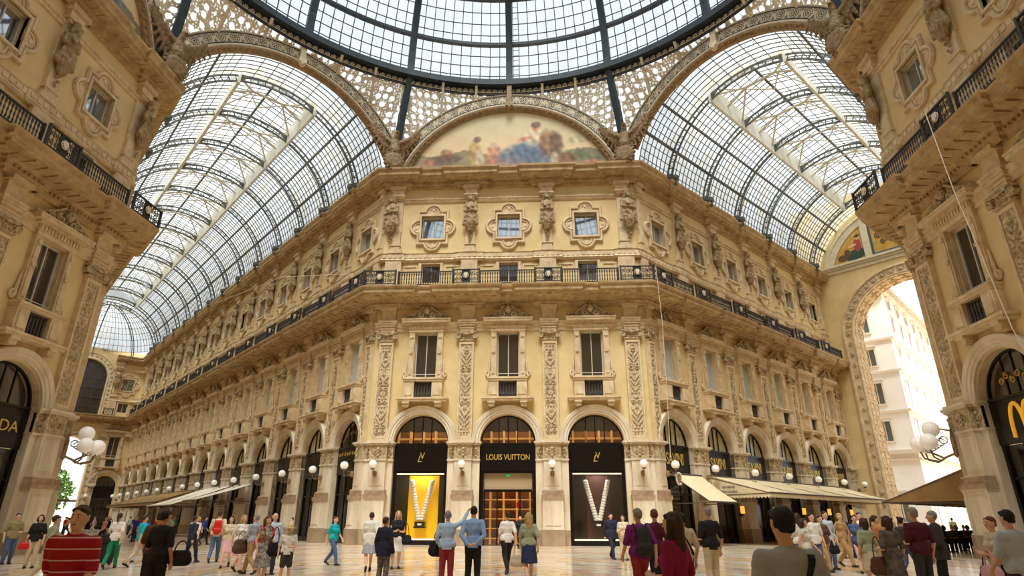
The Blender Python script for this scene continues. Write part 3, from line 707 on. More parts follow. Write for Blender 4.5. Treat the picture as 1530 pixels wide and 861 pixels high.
# ================================================================ GLAZED VAULTS OVER THE ARCADES
VR_, VZ = 7.95, 26.15
PHI0 = math.asin(1.6 / VR_); LX = 3.15; PHI1 = math.acos(LX / VR_); ZL = VZ + VR_ * math.sin(PHI1)
def vp(phi, y, r=VR_): return (r * math.cos(phi), y, VZ + r * math.sin(phi))
def vault(name, loc, rot, length, ribs, dome_end, cs):
    root = struct(empty(name, loc, rot)); y0 = ribs[0]; yl = ribs[-1]
    g = MB(); n = 14
    def strip(a0, a1, ya, yb, n=n):
        for i in range(n):
            p, q = a0 + (a1 - a0) * i / n, a0 + (a1 - a0) * (i + 1) / n
            g.add([vp(p, ya), vp(q, ya), vp(q, yb), vp(p, yb)], [(0, 1, 2, 3)])
    strip(PHI0, PI - PHI0, .3, y0, 30)
    if length > yl + .1: strip(PHI0, PI - PHI0, yl, length, 30)
    strip(PHI0, PHI1, y0, yl); strip(PI - PHI1, PI - PHI0, y0, yl)
    zt, zr = ZL + .95, ZL + 1.9
    for s in (-1, 1):
        g.add([(s * LX, y0, zt), (0, y0, zr), (0, yl, zr), (s * LX, yl, zt)], [(0, 1, 2, 3)])
    for y in (y0, yl): g.add([(-LX, y, ZL), (LX, y, ZL), (LX, y, zt), (0, y, zr), (-LX, y, zt)], [(0, 1, 2, 3, 4)])
    g.build('glass', VGLASS, root)
    bars = MB(); w = .05
    cnt = 0
    ys = []
    edges = [.3] + ribs + ([length] if length > yl + .1 else [])
    for a, b in zip(edges, edges[1:]):
        k = max(2, round((b - a) / .56)); ys += [(a + (b - a) * j / k, a >= y0 - .01 and b <= yl + .01) for j in range(1 if a != .3 else 0, k)]
    for y, mid in ys:
        segs = [(PHI0, PHI1), (PI - PHI1, PI - PHI0)] if mid else [(PHI0, PI - PHI0)]
        for a0, a1 in segs:
            k = 9 if mid else 22
            for i in range(k):
                p, q = a0 + (a1 - a0) * i / k, a0 + (a1 - a0) * (i + 1) / k
                bars.bar(vp(p, y, VR_ - .03), vp(q, y, VR_ - .03), w, .06, up=(0, 1, 0))
        if mid:
            for s in (-1, 1): bars.bar((s * LX, y, zt - .02), (0, y, zr - .02), w, .06, up=(0, 1, 0))
    for side in (0, 1):
        for i in range(1, 12):
            p = PHI0 + (PHI1 - PHI0) * i / 12; p = PI - p if side else p
            if i % 4: bars.bar(vp(p, .3, VR_ - .03), vp(p, length, VR_ - .03), .04, .05)
        for x in (.8, 1.6, 2.4):
            s = -1 if side else 1; bars.bar((s * x, y0, zt + .95 * (1 - x / LX) - .03), (s * x, yl, zt + .95 * (1 - x / LX) - .03), .04, .05)
    for a, b in ((.3, y0), (yl, length)):
        if b - a > .2:
            for i in range(1, 6): p = PHI1 + (PI - 2 * PHI1) * i / 6; bars.bar(vp(p, a, VR_ - .03), vp(p, b, VR_ - .03), .04, .05)
    bars.build('glazing_bars', STEELV, root)
    for side in (-1, 1):
        for i in (4, 8):
            p = PHI0 + (PHI1 - PHI0) * i / 12; p = PI - p if side > 0 else p
            pu = MB(); pu.bar(vp(p, .3, VR_ - .1), vp(p, length, VR_ - .1), .12 if i == 8 else .16, .2); pu.build('purlin', STEELV, root)
        be = MB(); be.box(side * LX - .12 * side - .1, side * LX - .12 * side + .1, y0 - .1, yl + .1, ZL - .75, zt + .1); be.build('lantern_beam', WHITE, root)
        gu = MB(); x = side * (VR_ * math.cos(PHI0)); gu.box(x - .2, x + .2, .3, length, 27.25, VZ + 1.66); gu.build('eaves_rail', WHITE, root)
    pu = MB(); pu.bar((0, y0, zr - .1), (0, yl, zr - .1), .14, .2); pu.build('ridge_beam', STEELV, root)
    for i, y in enumerate(ribs): o = link('rib', cs[0], root, (0, y, 0)); 
    for i, y in enumerate(ribs[:-1]):
        o = link('tie_bracing', cs[1], root, (0, y, 0)); o.scale = (1, (ribs[i + 1] - y), 1)
    if dome_end:
        o = link('rib', cs[0], root, (0, length, 0)); Rz = VR_; zc = VZ + 1.2
        hd = MB(); m_, k_ = 8, 16; hb = MB()
        def hp(a, e, r=VR_): return (r * math.cos(a) * math.cos(e), length + r * math.sin(a) * math.cos(e), VZ + r * math.sin(e))
        for i in range(k_):
            for j in range(m_):
                a, b = PI * i / k_, PI * (i + 1) / k_; e, f_ = PHI0 + (PI / 2 - PHI0) * j / m_, PHI0 + (PI / 2 - PHI0) * (j + 1) / m_
                hd.add([hp(a, e), hp(b, e), hp(b, f_), hp(a, f_)], [(0, 1, 2, 3)])
        hd.build('end_glass', VGLASS, root)
        for i in range(1, 36):
            for j in range(8):
                a = PI * i / 36; hb.bar(hp(a, PHI0 + (PI / 2.3 - PHI0) * j / 8, VR_ - .04), hp(a, PHI0 + (PI / 2.3 - PHI0) * (j + 1) / 8, VR_ - .04), .04, .05)
        for e in [PHI0 + .13 * q for q in range(10)]:
            for i in range(18): hb.bar(hp(PI * i / 18, e, VR_ - .04), hp(PI * (i + 1) / 18, e, VR_ - .04), .05, .05)
        hb.build('end_glazing_bars', STEELV, root)
        for a in (PI / 4, PI / 2, 3 * PI / 4):
            r_ = MB()
            for rr in (VR_ - .1, VR_ - .55):
                r_.tube([hp(a, PHI0 - .12 + (PI / 2 - PHI0 + .12) * q / 16, rr) for q in range(17)], .07, 5)
            for q in range(17): r_.bar(hp(a, PHI0 + (PI / 2 - PHI0) * q / 16, VR_ - .1), hp(a, PHI0 + (PI / 2 - PHI0) * q / 16, VR_ - .55), .06, .06)
            r_.build('end_rib', STEELV, root)
    return root
def rib_mesh():
    mb = MB(); n = 40; a0 = PHI0 - .1
    for rr in (VR_ - .1, VR_ - .56):
        for i in range(n):
            p, q = a0 + (PI - 2 * a0) * i / n, a0 + (PI - 2 * a0) * (i + 1) / n; mb.bar(vp(p, 0, rr), vp(q, 0, rr), .14, .09, up=(0, 1, 0))
    for i in range(n + 1):
        p = a0 + (PI - 2 * a0) * i / n; mb.bar(vp(p, 0, VR_ - .1), vp(p, 0, VR_ - .56), .07, .1 if i % 2 else .05, up=(0, 1, 0))
    for s in (-1, 1):
        x = s * 6.92; mb.lathe([(.03, -.95), (.12, -.8), (.14, -.55), (.26, -.35), (.26, -.1), (.18, 0)], 10, (x, 0, 27.75)); mb.bar((x, 0, 27.6), (s * 7.6, 0, 27.9), .3, .25)
        # gusset where the rib meets the lantern beam
        mb.prism([(s * LX, ZL + .2), (s * (LX - .9), ZL + .15), (s * (LX - .25), ZL - .4)] if s > 0 else [(s * LX, ZL + .2), (s * (LX - .25), ZL - .4), (s * (LX - .9), ZL + .15)], -.05, .05)
    return mb.mesh('rib', STEELV)
def brace_mesh():
    mb = MB()
    for s in (-1, 1):
        mb.bar((s * LX, 0, ZL - .1), (s * 1.2, .5, ZL + 1.1), .04, .04); mb.bar((s * LX, 1, ZL - .1), (s * 1.2, .5, ZL + 1.1), .05, .05)
        mb.bar((s * LX, 0, ZL + .6), (0, 1, ZL + 1.7), .03, .03); mb.bar((s * LX, .5, ZL + .1), (s * 1.2, .5, ZL + 1.1), .05, .04)
    mb.bar((-1.2, .5, ZL + 1.1), (1.2, .5, ZL + 1.1), .05, .05)
    return mb.mesh('tie_bracing', WHITE)
CS = (rib_mesh(), brace_mesh())
oR = (HS + AW * R2, -AW * R2, 0); oL = (-HS - AW * R2, -AW * R2, 0)
vault('ceiling_right_arcade', oR, -PI / 4, T_R - .05, [4.0 + 5.36 * i for i in range(6)], False, CS)
vault('ceiling_left_arcade', oL, PI / 4, 72.4, [4.0 + 5.45 * i for i in range(13)], True, CS)
# ================================================================ DOME
DR, DZ, DB = 21.5, 35.9, 18.0
ELEV = [0, .212, .425, .64, .86, 1.1, 1.36]
def dp(a, e, r=0): return ((DR + r) * math.cos(e) * math.sin(a), (DR + r) * math.cos(e) * math.cos(a), DZ + (DB + r) * math.sin(e))
dome = struct(empty('ceiling_dome', (0, CY, 0)))
g = MB(); k_ = 64
for i in range(k_):
    for j in range(15):
        a, b = 2 * PI * i / k_, 2 * PI * (i + 1) / k_; e, f_ = 1.36 * j / 15, 1.36 * (j + 1) / 15; g.add([dp(a, e), dp(b, e), dp(b, f_), dp(a, f_)], [(0, 1, 2, 3)])
g.build('glass', DGLASS, dome)
b_ = MB()
for i in range(160):
    if i % 10 == 0: continue
    a = 2 * PI * i / 160
    for j in range(12): b_.bar(dp(a, 1.36 * j / 12, -.06), dp(a, 1.36 * (j + 1) / 12, -.06), .06, .07)
for j in range(6):
    for q in (1, 2, 3):
        e = ELEV[j] + (ELEV[j + 1] - ELEV[j]) * q / 4
        for i in range(80): b_.bar(dp(2 * PI * i / 80, e, -.06), dp(2 * PI * (i + 1) / 80, e, -.06), .05, .06)
b_.build('glazing_bars', STEEL, dome)
rm = MB()
for j in range(20): rm.bar(dp(0, -.02 + 1.38 * j / 20, -.35), dp(0, -.02 + 1.38 * (j + 1) / 20, -.35), .38, .55, up=(1, 0, 0))
rm = rm.xf(Matrix.Rotation(0, 4, 'Z')).mesh('rib', STEEL)
for i in range(16): o = link('rib', rm, dome); o.rotation_euler = (0, 0, i * PI / 8)
for j, e in enumerate(ELEV):
    r_ = MB(); h, t = (.55, .6) if j == 0 else (.28, .4)
    cr, cz = DR * math.cos(e), DZ + DB * math.sin(e)
    pth = [(cr * math.sin(2 * PI * i / 96), cr * math.cos(2 * PI * i / 96)) for i in range(96)]
    r_.sweep(pth, [(.05, cz - h / 2), (t, cz - h / 2), (t, cz + h / 2), (.05, cz + h / 2), (.05, cz - h / 2)], closed=True); r_.build('ring', STEEL, dome)
# small maintenance ladder against the dome glazing, near the middle rib
lad = MB(); a = 1.6 * PI / 180
for s in (-.012, .012):
    for j in range(6): lad.bar(dp(a + s, .02 + .15 * j, -.2), dp(a + s, .02 + .15 * (j + 1), -.2), .05, .05)
for j in range(34): lad.bar(dp(a - .012, .03 + .026 * j, -.2), dp(a + .012, .03 + .026 * j, -.2), .03, .03)
o = lad.build('ladder', STEELV); o.location = (0, CY, 0); thing(o, 'slim metal ladder lying against the dome glazing right of its middle rib', 'ladder')
# ================================================================ OCTAGON UPPER STAGE: arches, spandrels, lunettes
AR, AZ = 9.0, 24.5
def oct_side(k):
    """frame of octagon side k (0 = central corner building, clockwise 45 degree steps)"""
    a = k * PI / 4; ap = -CY if k % 2 == 0 else (HS + -CY) * R2; hw = HS if k % 2 == 0 else AW
    return ((ap * math.sin(a), CY + ap * math.cos(a), 0), -a), ap, hw
def band_mesh(hw):
    cr = MB(); a0 = max(.285, math.acos(min(.999, (hw - .35) / (AR + .25)))) ; n = 44
    pth = arc(0, AZ, AR + .3, PI - a0, a0, n)
    cr.sweepxz(pth, [(-1.05, -.15), (-1.05, .2), (-.98, .26), (-.9, .2), (-.05, .2), (0, .28), (.12, .28), (.14, -.15)])
    bd = MB(); bd.sweepxz(arc(0, AZ, AR + .3, PI - a0, a0, n), [(-.89, .205), (-.89, .222), (-.82, .222), (-.82, .205)]); bd.sweepxz(arc(0, AZ, AR + .3, PI - a0, a0, n), [(-.13, .205), (-.13, .222), (-.06, .222), (-.06, .205)])
    nt = 21; rm_ = AR + .3 + .475
    for i in range(nt):
        a = PI - a0 - (PI - 2 * a0) * (i + .5) / nt; cx, cz = rm_ * math.cos(a), AZ + rm_ * math.sin(a)
        def L_(x, z): return (cx + x * math.sin(a) + z * math.cos(a), cz - x * math.cos(a) + z * math.sin(a))
        bd.tube([(c_[0], -.21, c_[1]) for c_ in [L_(.3 * math.cos(2 * PI * j / 14), .3 * math.sin(2 * PI * j / 14)) for j in range(14)]], .018, 4, closed=True)
        for j in range(8):
            t = 2 * PI * j / 8; p = L_(.17 * math.cos(t), .17 * math.sin(t)); bd.ball((p[0], -.2, p[1]), .05, 6, 4, sy=.5)
        p = L_(0, 0); bd.ball((p[0], -.2, p[1]), .07, 6, 4, sy=.5)
        for sx_ in (-1, 1):
            for sz_ in (-1, 1):
                c = L_(sx_ * .44, sz_ * .24); bd.tube(p3(spiral(c[0], c[1], .12, .02, 1.1, a, sx_ * sz_, 9), -.21), .013, 4)
    gm = MB(); gm.sweepxz(arc(0, AZ, AR + .16, PI - a0, a0, n), [(0, .3), (.06, .34), (.2, .3), (.26, .16), (.4, .1), (.42, -.15)])
    for i in range(46):
        a = PI - a0 - (PI - 2 * a0) * (i + .5) / 46; p = ((AR - .12) * math.cos(a), AZ + (AR - .12) * math.sin(a)); gm.ball((p[0], -.2, p[1]), .09, 6, 4)
    return cr.mesh('arch_band', CREAM), bd.mesh('rosette_inlay', INK), gm.mesh('gilt_moulding', GOLDM)
BM = {0: band_mesh(HS), 1: band_mesh(AW)}
for k in (-2, -1, 0, 1, 2):
    fr, ap, hw = oct_side(k); root = struct(empty('trim_%d' % (20 + k), fr[0], fr[1]))
    for m in BM[k % 2]: link(bare(m), m, root)
    # keystone bracket
    ks = MB(); zt_ = AZ + AR; ks.box(-.2, .2, -.5, 0, zt_ + .2, zt_ + 2.1); ks.box(-.28, .28, -.62, 0, zt_ - .05, zt_ + .3); ks.ball((0, -.4, zt_ - .1), .24, 10, 6); ks.build('keystone', CREAM if k % 2 else GOLDM, root)
    # spandrel lattice from the arch band up to the ring
    sp = MB(); N_ = 40; uvs = []
    ro = AR + .3 + 1.02; th = math.atan(hw / ap)
    for i in range(N_ + 1):
        t = -th + 2 * th * i / N_; x = ap * math.tan(t); zb = AZ + math.sqrt(max(0, ro * ro - x * x)); top = Vector((21.45 * math.sin(t), 21.45 * math.cos(t) - ap, 35.0)); bot = Vector((x, .06, zb))
        for j in range(5): sp.v.append(tuple(bot.lerp(top, j / 4)))
    for i in range(N_):
        for j in range(4): sp.f.append((i * 5 + j, (i + 1) * 5 + j, (i + 1) * 5 + j + 1, i * 5 + j + 1)); sp.m.append(0)
    me = sp.mesh('pierced_spandrel', LATT); ul = me.uv_layers.new(name='UVMap')
    for lp_ in me.loops: v = me.vertices[lp_.vertex_index].co; ul.data[lp_.index].uv = (v.x + k * 7.3, v.z)
    link('pierced_spandrel', me, root)
    # scroll frieze under the ring and the small brackets that carry it
    fz = MB(); fzc = MB(); th8 = PI / 8
    for i in range(20):
        t0, t1 = -th8 + 2 * th8 * i / 20, -th8 + 2 * th8 * (i + 1) / 20
        q = [(21.4 * math.sin(t), 21.4 * math.cos(t) - ap) for t in (t0, t1)]
        fz.add([(q[0][0], q[0][1], 34.92), (q[1][0], q[1][1], 34.92), (q[1][0], q[1][1], 35.7), (q[0][0], q[0][1], 35.7)], [(0, 1, 2, 3)])
        fz.bar((q[0][0], q[0][1], 34.92), (q[1][0], q[1][1], 34.92), .12, .1)
    for i in range(34):
        t = -th8 + 2 * th8 * (i + .5) / 34; c = Vector((21.33 * math.sin(t), 21.33 * math.cos(t) - ap, 35.28)); ux = Vector((math.cos(t), -math.sin(t), 0))
        fzc.tube([c + ux * (x_) + Vector((0, 0, z_)) for x_, z_ in spiral(0, 0, .2, .03, 1.5, PI, 1, 12)] , .032, 4); fzc.bar(c + ux * -.24 + Vector((0, 0, -.2)), c + ux * .24 + Vector((0, 0, -.2)), .05, .04)
    fz.build('frieze_ground', INK, root); fzc.build('frieze_scrolls', CREAM, root)
    for s in (-1, 1):
        for dg in (7.5, 15):
            t = s * dg * PI / 180; bt = MB(); x = ap * math.tan(t); zb = AZ + math.sqrt(ro * ro - x * x)
            bt.bar((x * .995, -.1, zb - .1), (21.2 * math.sin(t), 21.2 * math.cos(t) - ap, 35.6), .2, .3); bt.build('frieze_bracket', CREAM, root)
# corner ribs running down from the ring to the eagles
def corner(k):
    a = (k + .5) * PI / 4; v = (HS, 0) if k == 0 else None
    pts = {0: (HS, 0), -1: (-HS, 0), 1: (VX, -VY), -2: (-VX, -VY)}[k]; return pts, a
for k in (-2, -1, 0, 1):
    (x, y), a = corner(k); rr = MB(); d = Vector((math.sin(a), math.cos(a)))
    top = Vector((21.3 * d.x, CY + 21.3 * d.y, 35.8)); bot = Vector((x - d.x * .3, y - d.y * .3, 27.4))
    pts = [bot.lerp(top, i / 6) for i in range(7)]
    for p, q in zip(pts, pts[1:]): rr.bar(p, q, .5, .4)
    rr.box(x - d.x * .5 - .45, x - d.x * .5 + .45, y - d.y * .5 - .45, y - d.y * .5 + .45, 27.2, 28.6)
    struct(rr.build('trim_%d' % (30 + k), STEEL))
# ---- frescoes (generic allegories: soft figures in a landscape)
def fresco(seedx, figs, sky, w=120, h=64):
    vs = []; cols = []; R_ = AR - .05
    mb = MB()
    for j in range(h + 1):
        zz = AZ + 1.8 + (R_ - 1.8) * j / h; half = math.sqrt(max(0, R_ * R_ - (zz - AZ) ** 2))
        for i in range(w + 1):
            x = -half + 2 * half * i / w; mb.v.append((x, 0, zz)); fx, fz = x / R_, (zz - AZ - 1.8) / (R_ - 1.8)
            n_ = noise.noise(Vector((x * .5 + seedx, 0, zz * .9))); n2 = noise.noise(Vector((x * 2.3, seedx, zz * 2.3)))
            t = min(1, max(0, fz * 1.1)); c = [sky[0][q] * (1 - t) + sky[1][q] * t + 10 * n_ + 5 * n2 for q in range(3)]
            gl = .3 + .05 * math.sin(x * 1.3 + seedx) + .03 * n2
            if fz < gl * .75 + .2: c = [150 + 24 * n_ + 14 * n2, 138 + 20 * n_ + 14 * n2, 110 + 18 * n_]
            for fx0, fz0, rx, rz, col, ang in figs:
                dx, dz = x - fx0 * 1.05, (zz - AZ - 3.3) - fz0 * .95; ca, sa = math.cos(ang), math.sin(ang); u_, v_ = (dx * ca + dz * sa) / rx, (-dx * sa + dz * ca) / rz
                d = math.sqrt(u_ * u_ + v_ * v_) + .16 * n2
                if d < 1.15:
                    f_ = min(1, (1.15 - d) / .34) * .62; sh = 1 + .22 * n2 + .12 * math.sin(dx * 9 + dz * 5)
                    c = [c[q] * (1 - f_) + col[q] * sh * f_ for q in range(3)]
            cols.append(tuple(lin([min(255, max(0, q)) for q in c])) + (1,))
    for j in range(h):
        for i in range(w): a = j * (w + 1) + i; mb.f.append((a, a + 1, a + w + 2, a + w + 1)); mb.m.append(0)
    me = mb.mesh('painting', PAINT, True); ca = me.color_attributes.new('Col', 'FLOAT_COLOR', 'POINT')
    for i, c in enumerate(cols): ca.data[i].color = c
    return me
SK = ((232, 196, 150), (222, 208, 170))
BL, OC, BR, PK_, GN, WT, DKB = (96, 116, 142), (176, 146, 84), (134, 88, 62), (204, 130, 106), (110, 122, 92), (222, 206, 180), (96, 76, 66)
FIG = [(-2.7, 1.5, .55, 1.3, OC, 0), (-2.3, 1.1, .35, .9, WT, 0), (-2.5, 3.0, .3, .34, DKB, 0), (-5.2, 1.0, 1.5, .5, DKB, .1), (-4.9, 1.6, .5, .5, BR, .3), (-1.2, 1.6, .6, .9, PK_, 0), (-1.2, 2.3, .5, .2, WT, 0), (-.2, .7, 1.8, .25, PK_, 0), (-6.2, .8, .5, .4, PK_, 0),
       (1.0, 1.4, 2.2, 1.0, BL, .1), (1.4, 1.9, 1.4, .9, BL, .5), (2.2, .9, 1.2, .9, BL, -.2), (1.9, 3.1, .75, .95, WT, -.3), (1.2, 2.9, .7, .2, PK_, .3), (2.05, 4.1, .36, .4, PK_, 0), (2.1, 4.35, .42, .3, DKB, 0), (3.1, 2.4, .95, 1.3, BR, 0), (3.6, 2.3, .6, 1.2, DKB, 0), (3.5, .9, .35, .6, WT, 0), (5.0, 1.2, 1.3, .5, GN, 0), (5.6, 1.0, 1.5, .4, GN, -.1), (4.4, .9, .9, .5, BR, .2), (6.4, .5, .7, .2, PK_, 0), (5.6, 2.8, 1.2, .4, (190, 182, 150), .2)]
FIG2 = [(-3, 1.8, 1.6, 1.4, GN, .2), (-2.4, 3.4, .5, .6, BR, 0), (2, 1.5, 1.9, 1.2, PK_, -.2), (2.4, 3.2, .6, .9, WT, 0), (0, 1, 1.4, .8, OC, 0), (4.6, 1.2, 1.1, .9, BL, 0)]
for k, figs, lab in ((0, FIG, 'painted lunette of a seated woman in blue drapery over the corner building'), (-2, FIG2, 'painted lunette above the near building at the left edge'), (2, FIG2, 'painted lunette above the near building at the right edge')):
    fr, ap, hw = oct_side(k); o = link('lunette_fresco', fresco(k * 3.1, figs, SK)); put(o, fr, 0, -.12); thing(o, lab, 'mural')
    wl = MB(); wl.prism(arc(0, AZ, AR + .9, PI - .17, .17, 40), .25, .4); q = struct(wl.build('wall_lunette_%s' % ('front' if k == 0 else 'left' if k < 0 else 'right'), STUCCO)); put(q, fr, 0)
# ---- eagles
def eagle():
    b = MB()
    b.caps((0, -.35, 1.5), (0, -.2, 2.4), .42, .34, 1, .9); b.caps((0, -.25, 2.5), (.05, -.35, 2.95), .24, .2); b.caps((.06, -.42, 3.1), (.1, -.5, 3.12), .2, .15); b.caps((.12, -.68, 3.08), (.14, -.8, 2.96), .08, .03)
    for s in (-1, 1):
        b.caps((s * .2, -.3, 1.3), (s * .24, -.42, .95), .2, .1)
        for j in range(7):
            t = j / 6; a = .35 + t * 1.0; l_ = 2.4 - .95 * t
            px, pz = s * (.4 + 1.25 * t), 2.35 + 1.35 * t ** 1.3; b.caps((px, -.12, pz), (px + s * (.1 + .5 * t), .05, pz - 1.35 + .95 * t), .19 - .03 * t, .09, 1, .6)
            b.caps((px, -.16, pz), (px + s * .15, -.1, pz - .5), .2 - .05 * t, .12, 1, .6)
        b.caps((s * .3, -.2, 2.3), (s * 1.0, -.12, 2.85), .24, .2); b.caps((s * 1.0, -.12, 2.85), (s * 1.75, 0, 3.85), .2, .1)
    for j in range(5): b.caps((0, -.2, 1.3), ((j - 2) * .18, -.1, .5), .16, .1)
    me = remeshed('eagle', b, .05, BRONZE, 1)
    for v in me.vertices: v.co += v.normal * .035 * noise.noise(v.co * 6)
    c = MB(); c.lathe([(.02, -.24), (.45, -.2), (.62, -.05), (.66, .08), (.5, .16), (.02, .18)], 24, (0, 0, 0)); c.xf(Matrix.Translation((0, -.55, .55)) @ Matrix.Rotation(PI / 2, 4, 'X'))
    for j in range(14): c.ball((.68 * math.cos(j * PI / 7), -.5, .55 + .72 * math.sin(j * PI / 7)), .15, 8, 5)
    c.box(-.5, .5, -.5, .2, -.3, .4)
    return me, c.mesh('cartouche', BRONZE)
EG = eagle()
for k, lab in ((-1, 'bronze eagle with spread wings at the left end of the central lunette'), (0, 'bronze eagle with spread wings at the right end of the central lunette'), (-2, 'bronze eagle above the cornice corner of the near left building'), (1, 'bronze eagle above the cornice corner of the near right building')):
    (x, y), a = corner(k); d = Vector((math.sin(a), math.cos(a))); o = link('eagle', EG[0], None, (x - d.x * .95, y - d.y * .95, 27.3), -a); o.scale = (1.05,) * 3; link('cartouche', EG[1], o); thing(o, lab, 'sculpture', 'eagles at the octagon corners')
# ================================================================ ARCADE ENDS
def sunk(mb, fr_pts): pass
# right end: archivolt, coffered soffit, lunette with two paintings
re = W_RE
av = MB(); av.sweepxz([(-5.6, .9)] + arc(0, 19.7, 5.6, PI, 0, 36) + [(5.6, .9)], [(0, -.05), (0, .2), (-.14, .26), (-.22, .16), (-.85, .16), (-.95, .28), (-1.12, .24), (-1.15, 0)]); av.build('archivolt', STONE, re)
for i in range(26):
    pass
ro = MB()
for i in range(21):
    a = PI * (i + .5) / 21; x, z = 6.13 * math.cos(a), 19.7 + 6.13 * math.sin(a); ro.ball((x, -.18, z), .2, 10, 5, sy=.5); ro.tube(p3(spiral(x, z, .34, .3, 1, 0), -.18), .03, 4)
for s in (-1, 1):
    for i in range(16): ro.ball((s * 6.13, -.18, 1.8 + i * 1.15), .17 if i % 2 else .24, 10, 5, sy=.4, sz=1.5 if i % 2 else 1)
ro.build('carved_band', CARVE, re)
cf = MB()
for i in range(15):
    a0, a1 = PI * (i + .12) / 15, PI * (i + .88) / 15
    for y0_, y1_ in ((.25, 1.15), (1.45, 2.35)):
        pts = []
        for a, y in ((a0, y0_), (a1, y0_), (a1, y1_), (a0, y1_)): pts.append(Vector((5.57 * math.cos(a), y, 19.7 + 5.57 * math.sin(a))))
        for p, q in zip(pts, pts[1:] + pts[:1]): cf.bar(p, q, .1, .08)
        c = sum(pts, Vector()) / 4; cf.ball(c, .13, 8, 5)
for s in (-1, 1):
    for i in range(11):
        z = 2 + i * 1.6
        for y0_, y1_ in ((.25, 1.15), (1.45, 2.35)):
            pts = [Vector((s * 5.57, y, zz)) for y, zz in ((y0_, z), (y1_, z), (y1_, z + 1.3), (y0_, z + 1.3))]
            for p, q in zip(pts, pts[1:] + pts[:1]): cf.bar(p, q, .1, .08)
            cf.ball(sum(pts, Vector()) / 4, .13, 8, 5)
cf.build('coffers', STONE, re)
lu = MB(); lu.box(-AW, AW, -.25, 0, 27.5, 27.75); lu.box(-AW, AW, -.4, 0, 27.75, 28.0); lu.box(-AW, AW, -.12, 0, 27.1, 27.5)
for x in (-2.5, 2.5, -.0): 
    if x: lu.box(x - .35, x + .35, -.22, 0, 28.0, 32.4)
lu.sweepxz(arc(0, 26, 7.4, PI - .27, .27, 30), [(0, 0), (0, .3), (.2, .34), (.35, .22), (.75, .16), (.8, .24), (.95, .2), (1.0, 0)])
lu.build('lunette_frame', CREAM, re)
GOLDP = mat('painting_gold', (206, 164, 74), .7, vscale=1.5, c2=(176, 134, 56)); PRED = mat('painting_rose', (160, 70, 70), .8); PGRN = mat('painting_green', (60, 84, 66), .8, vscale=3, c2=(40, 58, 48)); PSK = mat('painting_skin', (222, 176, 130), .8); PDK = mat('painting_brown', (110, 84, 50), .8, vscale=4, c2=(84, 62, 38)); PBL = mat('painting_blue_border', (66, 88, 104), .7)
def lun_panel(x0, x1):
    mb = MB(); n = 16; top = lambda x: 26 + math.sqrt(max(0, 6.38 ** 2 - x * x)); xs = [x0 + (x1 - x0) * i / n for i in range(n + 1)]
    mb.prism([(xs[0], 28.05), (xs[-1], 28.05)] + [(x, max(28.06, top(x))) for x in reversed(xs)], -.1, 0, 0); return mb
for side, (x0, x1), lab in ((-1, (-6.0, -2.9), 'gold painting of a seated woman in rose and green on the far right arch'), (0, (-2.1, 2.1), 'gold panel with dark scrollwork and blue border on the far right arch')):
    mb = lun_panel(x0, x1); o = mb.build('lunette_painting', GOLDP); put(o, RE, 0, .02); thing(o, lab, 'painting')
    f_ = MB()
    def E(cx, cz, rx, rz, m, y=-.115, rot=0):
        f_.add([(cx + rx * math.cos(t) * math.cos(rot) - rz * math.sin(t) * math.sin(rot), y, cz + rx * math.cos(t) * math.sin(rot) + rz * math.sin(t) * math.cos(rot)) for t in [2 * PI * q / 18 for q in range(18)]], [tuple(range(18))], m)
    if side:
        E(-3.5, 28.75, 1.0, .55, 1, -.12); E(-3.9, 28.5, 1.1, .4, 1, -.121); E(-3.4, 29.7, .38, .75, 0, -.122); E(-3.3, 30.6, .22, .27, 2, -.123); E(-3.3, 30.75, .27, .2, 3, -.124, .2); E(-3.95, 29.75, .5, .13, 2, -.125, .2); E(-4.5, 29.0, .35, .5, 3, -.126, .3); E(-5.1, 28.6, .5, .4, 3, -.127)
    else:
        for i in range(7): f_.tube(p3(spiral(-1.3 + .43 * i, 30.2 + .5 * (i % 2), .38, .06, 1.6, i, 1 if i % 2 else -1), -.12), .06, 5, m=3)
        for i in range(3): f_.tube(p3(spiral(-.9 + .9 * i, 29.3, .34, .06, 1.6, i, 1), -.12), .05, 5, m=3)
        for a_, b_ in (((-2.02, 28.1), (-2.02, 31.9)), ((2.02, 28.1), (2.02, 31.9)), ((-2.02, 28.15), (2.02, 28.15))): f_.bar((a_[0], -.12, a_[1]), (b_[0], -.12, b_[1]), .2, .05, 4, up=(0, 1, 0))
    f_.build('painted_figure', [PRED, PGRN, PSK, PDK, PBL], o)
# left end: archivolts, glazing of the big upper window
a2 = MB(); a2.sweepxz([(-3.1, .9)] + arc(0, 10.6, 3.1, PI, 0, 26) + [(3.1, .9)], [(0, 0), (0, .2), (-.14, .26), (-.22, .16), (-.7, .16), (-.85, .26), (-.9, 0)])
a2.sweepxz([(-2.9, 17.3)] + arc(0, 23.2, 2.9, PI, 0, 26) + [(2.9, 17.3)], [(0, 0), (0, .2), (-.14, .26), (-.2, .14), (-.9, .14), (-1.0, .24), (-1.05, 0)]); a2.build('archivolt', STONE, W_LE)
rb = MB()
for i in range(15): a = PI * (i + .5) / 15; rb.ball((3.5 * math.cos(a), -.15, 23.2 + 3.5 * math.sin(a)), .2, 8, 5, sy=.5)
for s in (-1, 1):
    for i in range(8): rb.ball((s * 3.5, -.15, 17.8 + i * .72), .17, 8, 5, sy=.5); rb.ball((s * 3.5, -.18, 2.5 + i * 1.0), .18, 8, 5, sy=.5)
rb.build('carved_band', CARVE, W_LE)
NW += 1; ww = struct(empty('window_%d' % NW)); put(ww, LE, 0); gz = MB(); gz.prism([(-2.9, 17.3), (2.9, 17.3)] + arc(0, 23.2, 2.9, 0, PI, 24), .5, .54); gz.build('glass', WGL, ww)
gb = MB()
